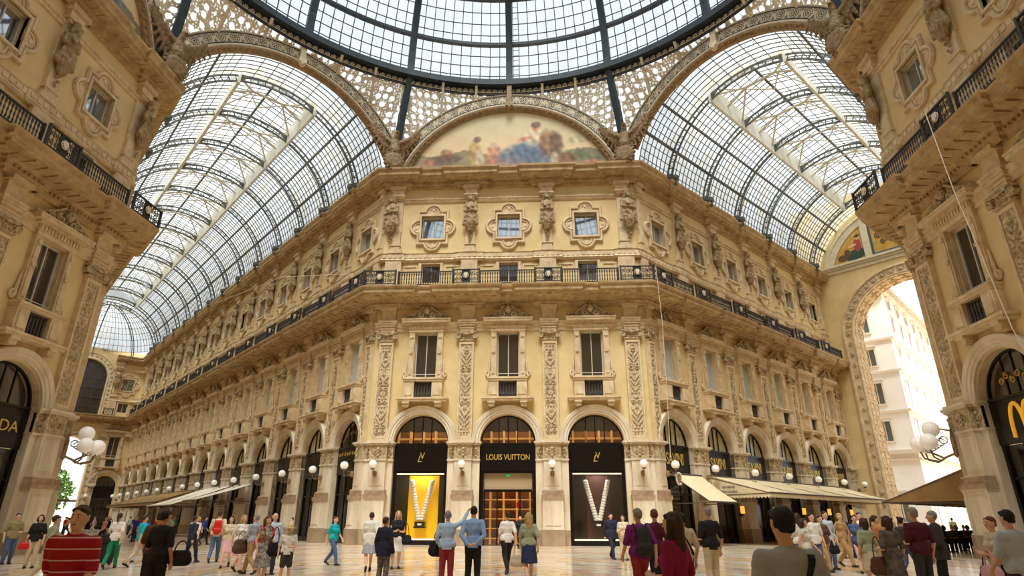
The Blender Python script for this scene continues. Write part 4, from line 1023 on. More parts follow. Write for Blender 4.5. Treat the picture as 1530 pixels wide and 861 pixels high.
for x in (-1.45, 0, 1.45): gb.box(x - .05, x + .05, .4, .5, 17.3, 25.8)
for z in (18.6, 20, 21.6, 23.2): gb.box(-2.9, 2.9, .4, .5, z - .05, z + .05)
gb.build('sash', IRON2, ww)
tv = MB(); tv.box(-3.1, 3.1, 1.6, 1.7, 4.0, 4.3); tv.build('transom', IRON2, W_LE)
# ================================================================ SHOPS
def lunette_bars(fr_mat=BLACK):
    mb = MB(); sp = 6.35
    for r in (1.8, 1.7): pass
    mb.sweepxz(arc(0, sp, 1.86, PI, 0, 24), [(0, -.5), (0, -.38), (.1, -.38), (.1, -.5)])
    for x in (-.62, .62): mb.box(x - .03, x + .03, .4, .48, sp, sp + math.sqrt(1.8 ** 2 - x * x))
    mb.box(-.03, .03, .4, .48, sp, sp + 1.8)
    return mb
def gold_v(parent, y, z0, z1, w=1.0):
    """two garlands of stacked white cups leaning together into a V over a small black case"""
    for s in (-1, 1):
        g = MB(); n = 15
        for i in range(n):
            t = i / (n - 1); x = s * (.12 + (w / 2) * t); z = z0 + .42 + (z1 - z0 - .42) * t
            g.lathe([(.11, 0), (.17, .04), (.17, .12), (.13, .17), (.1, .2)], 10, (x, y, z - .1)); g.ball((x + .06 * (-1) ** i, y - .08, z), .08, 8, 5)
        g.build('garland', PLASW, parent)
    c = MB(); c.box(-.34, .34, y - .2, y + .2, z0 - .1, z0 + .26); c.box(-.4, .4, y - .24, y + .24, z0 - .14, z0 - .06)
    c.build('case', BLACK, parent); d = MB(); d.box(-.14, .14, y - .22, y - .2, z0 + .02, z0 + .14); d.build('case_lock', PLASW, parent)
def lv(parent, z):
    text('monogram', 'L', .46, GOLD, parent, (-.06, -.03, z - .03), shear=.3); text('monogram', 'V', .5, GOLD, parent, (.06, -.04, z + .03), sx=.8)
SHOPI = struct(empty('wall_shop_interior'))
wi = MB()
# three rooms behind the corner building, with the mezzanine seen through the lunettes
for c in FB:
    a, b = c - 2.7, c + 2.7
    wi.add([(a, .8, 0), (b, .8, 0), (b, 5.2, 0), (a, 5.2, 0), (a, .8, 9.2), (b, .8, 9.2), (b, 5.2, 9.2), (a, 5.2, 9.2)], [(4, 5, 6, 7), (1, 2, 6, 5), (2, 3, 7, 6), (3, 0, 4, 7)])
    wi.box(a, b, 1.0, 5.2, 5.6, 5.8); wi.box(a, c - 1.86, .76, .82, 0, 9.2); wi.box(c + 1.86, b, .76, .82, 0, 9.2); wi.box(c - 1.86, c + 1.86, .76, .82, 8.25, 9.2)
wi.build('wall_lining', BROWN, SHOPI)
for i, c in enumerate(FB):
    s = empty('shopfront'); put(s, FRONT, c)
    thing(s, ['shopfront with a yellow display window and black fascia, left of the entrance', 'central shop entrance with gold lettering on a black fascia and glazed doors', 'shopfront with a dark red display window and black fascia, right of the entrance'][i], 'shopfront', 'black and gold shopfronts')
    fa = MB(); fa.box(-1.86, 1.86, .3, .62, 4.55, 6.36); fa.build('fascia', BLACK, s)
    jm = MB()
    for q in (-1, 1): jm.box(*sorted((q * 1.86, q * 1.62)), .35, .7, 0, 4.55)
    jm.box(-1.62, 1.62, .35, .7, 4.42, 4.55); jm.box(-1.62, 1.62, .3, .7, 0, .3 if i != 1 else .04); jm.build('frame', BLACK, s)
    lb = lunette_bars(); lb.build('lunette_frame', BLACK, s)
    lg = MB(); lg.prism([(-1.8, 6.36), (1.8, 6.36)] + arc(0, 6.35, 1.8, 0.02, PI - .02, 24), .44, .45); lg.build('lunette_glass', SGLASS, s)
    if i == 1:
        t_ = text('lettering', 'LOUIS VUITTON', .5, GOLD, s, (0, .28, 5.42), .015, offset=.006, sx=.8)
        dr = MB()
        for x in (-1.6, -.75, .75, 1.52): dr.box(x, x + .08, .5, .58, 0, 3.3)
        dr.box(-1.6, 1.6, .5, .58, 3.24, 3.36); dr.box(-1.6, 1.6, .48, .6, 3.36, 3.4)
        dr.build('door_frame', BLACK, s); tp = MB(); tp.box(-1.6, 1.6, .62, .7, 3.4, 4.42); tp.build('transom_panel', mat('transom_beige', (176, 152, 118), .6), s)
        g = MB(); g.box(-1.52, -.75, .53, .54, .04, 3.24); g.box(.83, 1.52, .53, .54, .04, 3.24); g.build('door_glass', SGLASS, s)
        ex = MB(); ex.box(-.14, .14, .56, .6, 4.2, 4.36); ex.build('exit_sign', mat('exit_green', (40, 190, 110), .5, emit=.4), s)
    else:
        m1 = text('monogram', 'L', .62, GOLD, s, (-.1, .28, 5.32), .015, shear=.3, offset=.002); m2 = text('monogram', 'V', .62, GOLD, s, (.1, .27, 5.5), .015, offset=.002, sx=.85)
        g = MB(); g.box(-1.62, 1.62, .45, .46, .3, 4.42); g.build('display_glass', SGLASS, s)
        li = MB(); li.box(-1.6, 1.6, .5, .56, 4.34, 4.42); li.box(-1.6, 1.6, .5, .56, .3, .38); li.build('light_strip', mat('strip_warm', (255, 236, 200), .5, emit=1.6), s)
    # lit shelving upstairs and downstairs
    sh = empty('display_shelving'); put(sh, FRONT, c)
    thing(sh, ['lit wooden shelving behind the lunette of the yellow window shop', 'lit wooden shelving behind the entrance doors and the central lunette', 'lit wooden shelving behind the lunette of the dark red window shop'][i], 'shelving', 'lit shelves in the shop')
    fr_ = MB(); bk = MB()
    lv_ = [(6.0, 7.5)] + ([(0, 6.0)] if i == 1 else [])
    for z0, z1 in lv_:
        n = 5
        for q in range(n + 1): x = -2.3 + 4.6 * q / n; fr_.box(x - .05, x + .05, 2.8, 3.4, z0, z1)
        z = z0 + .35
        while z < z1 + .01: fr_.box(-2.3, 2.3, 2.8, 3.4, z - .03, z + .04); z += .62
        bk.box(-2.3, 2.3, 3.4, 3.45, z0, z1)
    fr_.build('shelf_frame', mat('shelf_gilt_glow', (222, 168, 90), .4, emit=.4), sh); bk.build('shelf_back', mat('shelf_back', (126, 82, 40), .6), sh)  # frame material glows a little, standing in for warm light on the shelves
    bags = MB(); r_ = random.Random(i + 4)
    for z0, z1 in lv_:
        for q in range(5):
            z = z0 + .39
            while z < z1 - .5:
                if r_.random() < .8:
                    x = -2.3 + .92 * q + .46 + r_.uniform(-.12, .12); w_, h_ = r_.uniform(.18, .3), r_.uniform(.2, .36); bags.box(x - w_, x + w_, 2.95, 3.2, z, z + h_); bags.tube(p3(arc(x, z + h_, w_ * .5, 0, PI, 8), 3.05), .015, 4)
                z += .62
    bags.build('handbags', WOODC, sh)['kind'] = 'stuff'
    if i != 1:
        d = empty('window_display'); put(d, FRONT, c)
        thing(d, 'white V of stacked cups over a black case on a %s' % ('bright yellow backdrop' if i == 0 else 'dark red backdrop'), 'display', 'V shaped window displays')
        p_ = MB()
        if i == 0: p_.box(-.95, 1.1, 1.5, 1.55, .3, 4.34); p_.box(-.95, 1.1, .8, 1.5, .3, .34)
        else: p_.box(-.7, .75, 1.5, 1.55, .3, 4.34)
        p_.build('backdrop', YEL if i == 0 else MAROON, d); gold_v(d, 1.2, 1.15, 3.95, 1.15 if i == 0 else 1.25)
b1 = MB(); b1.box(-.2, .2, 2.6, 2.75, 2.32, 2.64); b1.tube(p3(arc(0, 2.64, .1, 0, PI, 8), 2.68), .015, 4); o = b1.build('handbag', REDM); put(o, FRONT, .65, 0); thing(o, 'red handbag on the upper lit shelf behind the shop entrance', 'bag')
# ---- arcade shops
def shop_tmpl(curtain, sign):
    fa = MB(); fa.box(-1.86, 1.86, .3, .55, 4.5, 6.36); fa.box(-1.86, 1.86, .22, .3, 6.28, 6.4)
    fr_ = lunette_bars()
    for q in (-1, 1): fr_.box(*sorted((q * 1.86, q * 1.66)), .35, .7, 0, 4.5)
    for x in (-.62, .62): fr_.box(x - .05, x + .05, .4, .5, 0, 4.5)
    fr_.box(-1.86, 1.86, .38, .52, 3.1, 3.2); fr_.box(-1.86, 1.86, .38, .6, 0, .35)
    gl = MB(); gl.box(-1.66, 1.66, .45, .46, .35, 4.5)
    rm = MB(); rm.add([(-1.85, .6, .0), (1.85, .6, .0), (1.85, 2.6, .0), (-1.85, 2.6, .0), (-1.85, .6, 4.5), (1.85, .6, 4.5), (1.85, 2.6, 4.5), (-1.85, 2.6, 4.5)], [(4, 5, 6, 7), (1, 2, 6, 5), (2, 3, 7, 6), (3, 0, 4, 7), (0, 1, 2, 3)])
    rm.prism([(-1.86, 6.3), (1.86, 6.3)] + arc(0, 6.35, 1.86, 0, PI, 20), .72, .78)
    cu = MB(); n = 40; vs = []
    for i in range(n + 1):
        x = -1.75 + 3.5 * i / n; zt = 6.35 + math.sqrt(max(.01, 1.78 ** 2 - x * x)); y = .52 + .05 * math.sin(i * 1.7); vs += [(x, y, 6.36), (x, y, zt)]
    cu.add(vs, [(2 * i, 2 * i + 2, 2 * i + 3, 2 * i + 1) for i in range(n)])
    ls = MB(); ls.prism([(-1.8, 6.36), (1.8, 6.36)] + arc(0, 6.35, 1.8, 0.02, PI - .02, 24), .44, .45)
    bs = MB()
    for z in (1.0, 1.7, 2.4): bs.box(-1.6, 1.6, 1.6, 2.2, z - .03, z + .03)
    r_ = random.Random(3)
    for z in (1.03, 1.73, 2.43):
        for q in range(9): x = -1.45 + q * .36; bs.box(x, x + r_.uniform(.12, .24), 1.7, 1.9, z, z + r_.uniform(.15, .4))
    return [('fascia', fa.mesh('fascia', BLACK)), ('frame', fr_.mesh('frame', BLACK)), ('display_glass', gl.mesh('display_glass', SGLASS)), ('interior', rm.mesh('interior', DARK)), ('lunette_glass', ls.mesh('lunette_glass', SGLASS))] + ([('curtain', cu.mesh('curtain', CURT))] if curtain else []) + [('display_shelves', bs.mesh('display_shelves', WOODC))]
SHT = shop_tmpl(True, 0); SHD = [x for x in SHT if x[0] != 'curtain']
GIL = mat('gilt_foliage', (190, 150, 70), .4, .5)
def shop(fr, c, lab, tm, grp=None):
    s = empty('shopfront'); put(s, fr, c); thing(s, lab, 'shopfront', grp)
    for n_, m in tm: link(n_, m, s)
    return s
for i, c in enumerate(RB):
    s = shop(RG, c, 'curtained restaurant front with gold letters, %s arch beyond the corner on the right' % ORD[i], SHT, 'restaurant fronts on the right')
    text('lettering', 'SAVINI', 1.12, GOLD, s, (.05, .28, 5.42), .015, offset=.004, sx=.62)
for i, c in enumerate(LB):
    s = shop(LG, c, 'dark shopfront under the %s arch from the corner on the left arcade' % ORD[i], SHD if i == 0 else SHT, 'shopfronts of the left arcade')
    if i == 0:
        g_ = MB()
        for q in range(9): g_.tube(p3(spiral(-1.5 + .37 * q, 5.9, .14, .03, 1.3, q, 1 if q % 2 else -1, 12), .28), .02, 4); g_.tube(p3(spiral(-1.5 + .37 * q, 7.0 + .4 * math.cos((q - 4) * .5), .12, .03, 1.3, q, 1, 10), .4), .015, 4)
        g_.build('gilt_scrolls', GIL, s)
s = shop(LE, LW, 'small dark shopfront on the far end wall of the left arcade', SHD); s.scale = (.86, 1, 1)
for i, c in enumerate((P, 0)):
    s = shop(LP, c, ['dark shopfront with gold letters nearest the corner of the left building', 'dark shopfront cut by the left edge of the view'][i], SHD, 'shopfronts of the near left building')
    text('lettering', 'PRADA', .72, GOLD, s, (.2, .28, 5.42), .015, sx=1.05)
for i, c in enumerate((-P, 0)):
    s = shop(RP, c, ['dark shopfront with a yellow letter M beside the right lantern', 'dark shopfront cut by the right edge of the view'][i], SHD, 'shopfronts of the near right building')
    m_ = MB()
    for q in (-1, 1): m_.tube([(q * .36 + .36 * math.cos(PI * j / 12) * 1.0, .24, 4.7 + (1.35 * math.sin(PI * j / 12) ** .75)) for j in range(13)], .075, 6)
    m_.build('letter_m', mat('letter_yellow', (240, 178, 50), .4, emit=.3), s)
    g_ = MB()
    for q in range(6): g_.tube(p3(spiral(-.8 + .32 * q, 7.0 + .2 * (q % 2), .16, .04, 1.3, q, 1, 12), .38), .03, 4)
    g_.build('gilt_scrolls', GIL, s)
# ================================================================ WALL LAMPS
def lamp_meshes():
    br = MB(); br.lathe([(.02, -.2), (.12, -.14), (.14, 0), (.12, .14), (.02, .2)], 10, (0, -.05, 4.35)); br.tube([(0, -.08, 4.35), (0, -.35, 4.2), (0, -.62, 4.3), (0, -.66, 4.55)], .025, 6)
    br.tube([(0, -.3 + .12 * math.cos(t), 4.42 + .12 * math.sin(t)) for t in [q * .5 for q in range(12)]], .02, 5); br.lathe([(.03, 0), (.12, .05), (.16, .1), (.16, .14)], 10, (0, -.66, 4.54))
    gl = MB(); gl.ball((0, -.66, 4.88), .27, 20, 12)
    return br.mesh('bracket', BRONZE), gl.mesh('globe', GLOBE, True)
LM = lamp_meshes()
def lamp(fr, u, out, lab, grp):
    o = empty('wall_lamp'); put(o, fr, u, out); link('bracket', LM[0], o); link('globe', LM[1], o); thing(o, lab, 'wall lamp', grp)
FL = ['far left pier', 'pier left of the shop entrance', 'pier right of the shop entrance', 'far right pier']
for i, u in enumerate([-8.75, -P / 2, P / 2, 8.75]): lamp(FRONT, u, .34, 'white globe wall lamp on the %s of the corner building' % FL[i], 'globe lamps on the corner building')
for i, u in enumerate([.75] + RPIL[1:-1] + [33.0]): lamp(RG, u, .45, 'white globe wall lamp, %s pier along the right arcade' % ORD[i], 'globe lamps of the right arcade')
for i, u in enumerate([-.75] + LPIL[1:]): lamp(LG, u, .45, 'white globe wall lamp, %s pier along the left arcade' % ORD[i], 'globe lamps of the left arcade')
lamp(LE, LW + 2.2, .1, 'white globe wall lamp right of the doorway on the far end wall', None); lamp(LE, LW - 2.2, .1, 'white globe wall lamp left of the doorway on the far end wall', None)
def lantern(loc, rot, lab):
    o = empty('lantern_bracket', loc, rot); b = MB()
    b.tube([(0, 0, 4.4), (0, -.5, 4.2), (0, -1.0, 4.5)], .05, 6); b.tube([(0, 0, 5.4), (0, -.4, 5.5), (0, -.8, 5.2)], .04, 6); b.lathe([(.02, 0), (.1, .1), (.1, .9), (.02, 1.3)], 8, (0, 0, 4.2))
    for s in (-1, 0, 1):
        b.tube([(0, -.3, 4.3), (s * .4, -.7, 4.05), (s * .8, -1.0 - .25 * (s == 0), 4.2), (s * .8, -1.05 - .3 * (s == 0), 4.5)], .04, 6)
    for i in range(6): b.tube([(.02 * i - .05, -.35 - .13 * i + .16 * math.cos(t * .6), 5.0 - .08 * i + .16 * math.sin(t * .6)) for t in range(11)], .025, 5)
    b.build('bracket', BRONZE, o)
    for x, y, z in ((-.8, -1.05, 4.86), (.8, -1.05, 4.86), (0, -1.35, 4.86), (0, -.75, 5.5)):
        g_ = MB(); g_.ball((x, y, z), .36, 20, 12); g_.build('globe', GLOBE, o, True)
    thing(o, lab, 'lantern')
lantern((-VX + .3, -VY + .1, 0), PI / 2 + PI / 8, 'large iron lantern with white globes on the corner pier of the near left building')
lantern((VX - .3, -VY + .1, 0), -PI / 2 - PI / 8, 'large iron lantern with white globes on the corner pier of the near right building')
# ================================================================ AWNINGS
def awning(fr, u0, u1, zw, zo, depth, m, lab, flap=True, side=True, fl=.32, lettering=None, arms=True):
    o = empty('awning'); put(o, fr, u0); L_ = u1 - u0; c = MB(); n = max(2, int(L_ / .8)); k = 6
    vs = []
    for i in range(n + 1):
        for j in range(k + 1):
            t = j / k; vs.append((L_ * i / n, -.35 - (depth - .35) * t, zw + (zo - zw) * t - .08 * math.sin(PI * t)))
    c.add(vs, [(i * (k + 1) + j, i * (k + 1) + j + 1, (i + 1) * (k + 1) + j + 1, (i + 1) * (k + 1) + j) for i in range(n) for j in range(k)])
    c.build('canopy', m, o)
    if flap:
        f_ = MB(); w = .26; nn = int(L_ / w)
        def scal(P0, P1, nn):
            for i in range(nn):
                a, b = Vector(P0).lerp(Vector(P1), i / nn), Vector(P0).lerp(Vector(P1), (i + 1) / nn); mid = a.lerp(b, .5)
                f_.add([a, b, b + Vector((0, 0, -fl * .7)), mid + Vector((0, 0, -fl)) + (b - a) * .2, mid + Vector((0, 0, -fl)) - (b - a) * .2, a + Vector((0, 0, -fl * .7))], [(0, 1, 2, 3, 4, 5)])
        scal((0, -depth, zo), (L_, -depth, zo), nn)
        for x in (0, L_): scal((x, -.35, zo), (x, -depth, zo), int(depth / w))
        f_.build('valance', m, o)
    if side:
        for x in (0, L_): sd = MB(); sd.add([(x, -.35, zw), (x, -depth, zo), (x, -.35, zo)], [(0, 1, 2)]); sd.build('side_panel', m, o)
    if arms:
        for x in [L_ * q / max(1, round(L_ / 5)) for q in range(max(1, round(L_ / 5)) + 1)]:
            a_ = MB(); a_.bar((x, -.3, zo - .1), (x, -depth, zo - .04), .05, .05); a_.bar((x, -.3, zw - .1), (x, -depth, zo - .02), .04, .04); a_.build('arm', IRON2, o)
    r_ = MB(); r_.cyl((0, -.35, zw), (L_, -.35, zw), .08, 8); r_.cyl((0, -depth, zo), (L_, -depth, zo), .05, 8); r_.build('roller', IRON2 if m != AWNW else FRAME, o)
    if lettering:
        for q, (tx, sz) in enumerate(lettering):
            t_ = text('lettering', tx, sz, INK, o, (-.02, -1.6, zo + .42 - .3 * q), .004); t_.rotation_euler = (PI / 2, 0, -PI / 2); t_.scale = (.8, 1, 1)
    thing(o, lab, 'awning'); return o
awning(RG, 6.2, 29.5, 4.45, 3.25, 4.5, AWN, 'long cream awning with scalloped edge over the restaurant terrace on the right', lettering=[('RISTORANTE', .2), ('SAVINI GALLERIA', .2)])
awning(RG, 1.5, 4.9, 4.4, 2.62, 2.9, AWN, 'short plain cream awning by the right corner of the shop building', False, False)
awning(LG, -24.2, -19.9, 4.45, 3.1, 4.6, AWNW, 'pale awning nearest the corner on the left arcade', False, False)
awning(LG, -34.5, -25.6, 4.5, 2.75, 5.2, AWNW, 'white awning next to the nearest one on the left arcade', False, False)
awning(LG, -62, -37, 4.5, 3.2, 4.2, AWNB, 'long brown awning with scalloped edge farther down the left arcade', True)
awning(RPG, -20, -3.4, 4.2, 2.45, 4.9, AWNB, 'large brown awning beside the near right building, seen from its side', False, True)
# round sign ring by the short awning
o = empty('round_sign'); put(o, RG, 1.35, .6, 4.05); k_ = MB(); k_.tube([(0, -.35 + .0 * t, 0) for t in range(1)] if False else [(.3 * math.cos(2 * PI * j / 20), -.3, .36 * math.sin(2 * PI * j / 20)) for j in range(20)], .06, 8, closed=True); k_.build('rim', WHITE, o)
k_ = MB(); k_.tube([(0, -.31, 0), (0, -.29, 0)], .27, 20); k_.build('face', AWNB, o); k_ = MB(); k_.bar((0, 0, 0), (0, -.3, 0), .04, .04); k_.build('arm', IRON, o); thing(o, 'small round white rimmed sign on the pier by the short awning', 'sign')
# planters and screen of the terrace
for i in range(5):
    o = empty('planter_box'); put(o, RG, 8.2 + i * 4.7, 4.6); b = MB(); b.box(-.9, .9, -.3, .3, 0, .62); b.box(-.94, .94, -.34, .34, .58, .66); b.build('box', WOODC, o)
    lf = MB(); r_ = random.Random(i)
    for q in range(26): lf.ball((r_.uniform(-.8, .8), r_.uniform(-.25, .25), .75 + r_.uniform(0, .35)), r_.uniform(.09, .2), 7, 5, sy=.8)
    lf.build('foliage', LEAF, o); thing(o, 'dark planter box with green shrubs, %s along the right terrace edge' % ORD[i], 'planter', 'planters of the restaurant terrace')
for i in range(5):
    o = empty('terrace_lamp'); put(o, RG, 9 + i * 5.0, .8); b = MB(); b.box(-.12, .12, -.2, 0, 2.0, 2.5); b.build('shade', mat('shade_amber', (240, 160, 70), .6, emit=1.5) if i == 0 else bpy.data.materials['shade_amber'], o)
    b = MB(); b.box(-.03, .03, -.1, .2, 1.8, 2.0); b.build('bracket', IRON, o); thing(o, 'amber wall light, %s under the long cream awning' % ORD[i], 'lamp', 'amber lights under the cream awning')
# tables for the terrace under the brown awning
def cafe_table(fr, u, out, lab, grp):
    o = empty('cafe_table'); put(o, fr, u, out); t_ = MB(); t_.lathe([(.01, .72), (.42, .72), (.42, .75), (.01, .75)], 20); t_.build('table_top', DARK, o)
    t_ = MB(); t_.lathe([(.25, 0), (.24, .03), (.03, .06), (.03, .72)], 12); t_.build('pedestal', IRON, o); thing(o, lab, 'table', grp)
for i in range(6): cafe_table(RPG, -(4.2 + i * 2.3), 3.0, 'round dark cafe table under the brown awning, %s from its near end' % ORD[i], 'cafe tables under the brown awning')
for i in range(4): cafe_table(RG, 9.5 + i * 4.8, 3.0, 'round dark cafe table under the long cream awning, %s from the corner' % ORD[i], 'cafe tables under the cream awning')
# ================================================================ HANGING CABLES
def cable(pts, lab):
    b = MB(); b.tube(pts, .018, 5); thing(b.build('hanging_cable', ROPE), lab, 'cable')
cable([(HS + .9, -1.9, 18.2), (HS + .95, -2.1, 14), (HS + .9, -1.7, 9), (HS + .8, -1.5, 5.2)], 'thin pale cable hanging from the railing at the right corner of the corner building')
cable([(VX - 1.95, -18.2, 18.3), (VX - 2.2, -18.8, 14), (VX - 2.1, -19.4, 8), (VX - 1.6, -19.6, 4.8)], 'thin pale cable hanging from the railing of the near right building')
cable([(-HS - 2.2, -.6, 18.6), (-HS - 8, .5, 18.9), (-HS - 18.5, 10, 20.4)], 'thin cable strung along the left arcade above the railing')
# ================================================================ THE STREET BEYOND
def street_block():
    root = empty('apartment_block', (41.5, 26, 0))
    A = math.atan2(.76, .65); B_ = math.atan2(.66, -.75)
    for name, ang, sgn, ncol, L_ in (('street_wall', A, 1, 9, 40), ('corner_wall', B_, -1, 5, 22)):
        fr = MB(); tr = MB(); wn = MB(); up = MB()
        d = 1 if sgn > 0 else -1
        # local x along the wall, outward = -y
        rot = A if sgn > 0 else B_ + PI
        e = empty(name + '_frame') if False else None
        zs = [(1.2, 4.2), (9.6, 11.8), (13.6, 16.0), (17.9, 19.9), (21.8, 23.6), (24.5, 25.8)]
        us_ = [2.4 + 4.1 * i for i in range(ncol)] if sgn > 0 else [-(2.6 + 4.6 * i) for i in range(ncol)]
        lim = (0, L_) if sgn > 0 else (-L_, 0)
        cols = sorted({lim[0], lim[1]} | {u - .65 for u in us_} | {u + .65 for u in us_}); rows = sorted({0, 27.2} | {z for p in zs for z in p})
        for i in range(len(cols) - 1):
            for j in range(len(rows) - 1):
                um, zm = (cols[i] + cols[i + 1]) / 2, (rows[j] + rows[j + 1]) / 2
                if any(abs(um - u) < .65 for u in us_) and any(a < zm < b for a, b in zs): continue
                fr.add([(cols[i], 0, rows[j]), (cols[i + 1], 0, rows[j]), (cols[i + 1], 0, rows[j + 1]), (cols[i], 0, rows[j + 1])], [(0, 1, 2, 3)])
        fr.build(name, OUTW, root).rotation_euler = (0, 0, rot)
        for z, o_, h in ((8.4, .5, .4), (12.7, .2, .25), (17.1, .2, .25), (20.8, .2, .25), (26.3, .5, .3), (26.7, 1.0, .35), (7.6, .3, .2)): tr.box(lim[0] - (.3 if sgn < 0 else 0), lim[1] + (.3 if sgn < 0 else 0), -o_, 0, z - h / 2, z + h / 2)
        for i in range(int(L_ / .7)): x = lim[0] + .35 + .7 * i; tr.box(x - .12, x + .12, -.9, 0, 26.3, 26.6)
        tr.build('string_courses', OUTS, root).rotation_euler = (0, 0, rot)
        for u in us_:
            for z0, z1 in zs:
                w_ = MB(); w_.box(u - .65, u + .65, .28, .32, z0, z1); g_ = w_.build('window', OUTG, root); g_.rotation_euler = (0, 0, rot)
                f_ = MB(); f_.box(u - .05, u + .05, .2, .28, z0, z1); f_.box(u - .65, u - .56, .2, .28, z0, z1); f_.box(u + .56, u + .65, .2, .28, z0, z1); f_.box(u - .65, u + .65, .2, .28, z1 - .08, z1)
                f_.box(u - .85, u + .85, -.22, 0, z1 + .18, z1 + .34); f_.box(u - .8, u + .8, -.16, .1, z0 - .16, z0)
                for s in (-1, 1): f_.box(*sorted((u + s * .65, u + s * .8)), -.08, 0, z0, z1 + .18)
                f_.build('window_frame', OUTS, g_)
    rf = MB(); rf.add([(0, 0, 27.1), (26, 30.4, 27.1), (-4, 50, 27.1), (-16.5, 14.5, 27.1)], [(0, 1, 2, 3)]); rf.build('roof', OUTS, root)
    thing(root, 'white five storey street block seen through the right arch', 'building')
street_block()
def tree(x, y, h, lab, sd):
    o = empty('tree', (x, y, 0)); t_ = MB(); t_.tube([(0, 0, 0), (.1, 0, h * .3), (0, .1, h * .55)], [.25, .18, .1], 8); t_.build('trunk', BARK, o)
    r_ = random.Random(sd); c = MB()
    for i in range(1000):
        a, b, rr = r_.uniform(0, 2 * PI), r_.uniform(-1, 1), r_.random() ** .4; R_ = h * .34; q = Vector((math.cos(a) * math.sqrt(1 - b * b), math.sin(a) * math.sqrt(1 - b * b), b * 1.15)) * rr * R_
        ctr = q + Vector((0, 0, h * .62)); s_ = r_.uniform(.25, .5); v1 = Vector((r_.uniform(-1, 1), r_.uniform(-1, 1), r_.uniform(-1, 1))).normalized() * s_; v2 = v1.orthogonal().normalized() * s_ * .6
        c.add([ctr - v1, ctr - v2, ctr + v1, ctr + v2], [(0, 1, 2, 3)]); c.add([ctr - v2, ctr - v1.cross(v2).normalized() * s_ * .7, ctr + v2, ctr + v1.cross(v2).normalized() * s_ * .7], [(0, 1, 2, 3)])
    c.build('crown', LEAF, o); thing(o, lab, 'tree')
e1 = w2(LE, -.6, -16); e2 = w2(LE, 1.6, -22)
tree(e1[0], e1[1], 9, 'green tree in the sun framed by the far left doorway, left one', 1); tree(e2[0], e2[1], 10, 'green tree in the sun behind the far left doorway, right one', 2)
o = MB(); o.box(-24, 24, 0, .5, 0, 13); o = o.build('townhouse', OUTW); put(o, LE, 0, -46); thing(o, 'pale building far beyond the left doorway behind the trees', 'building')
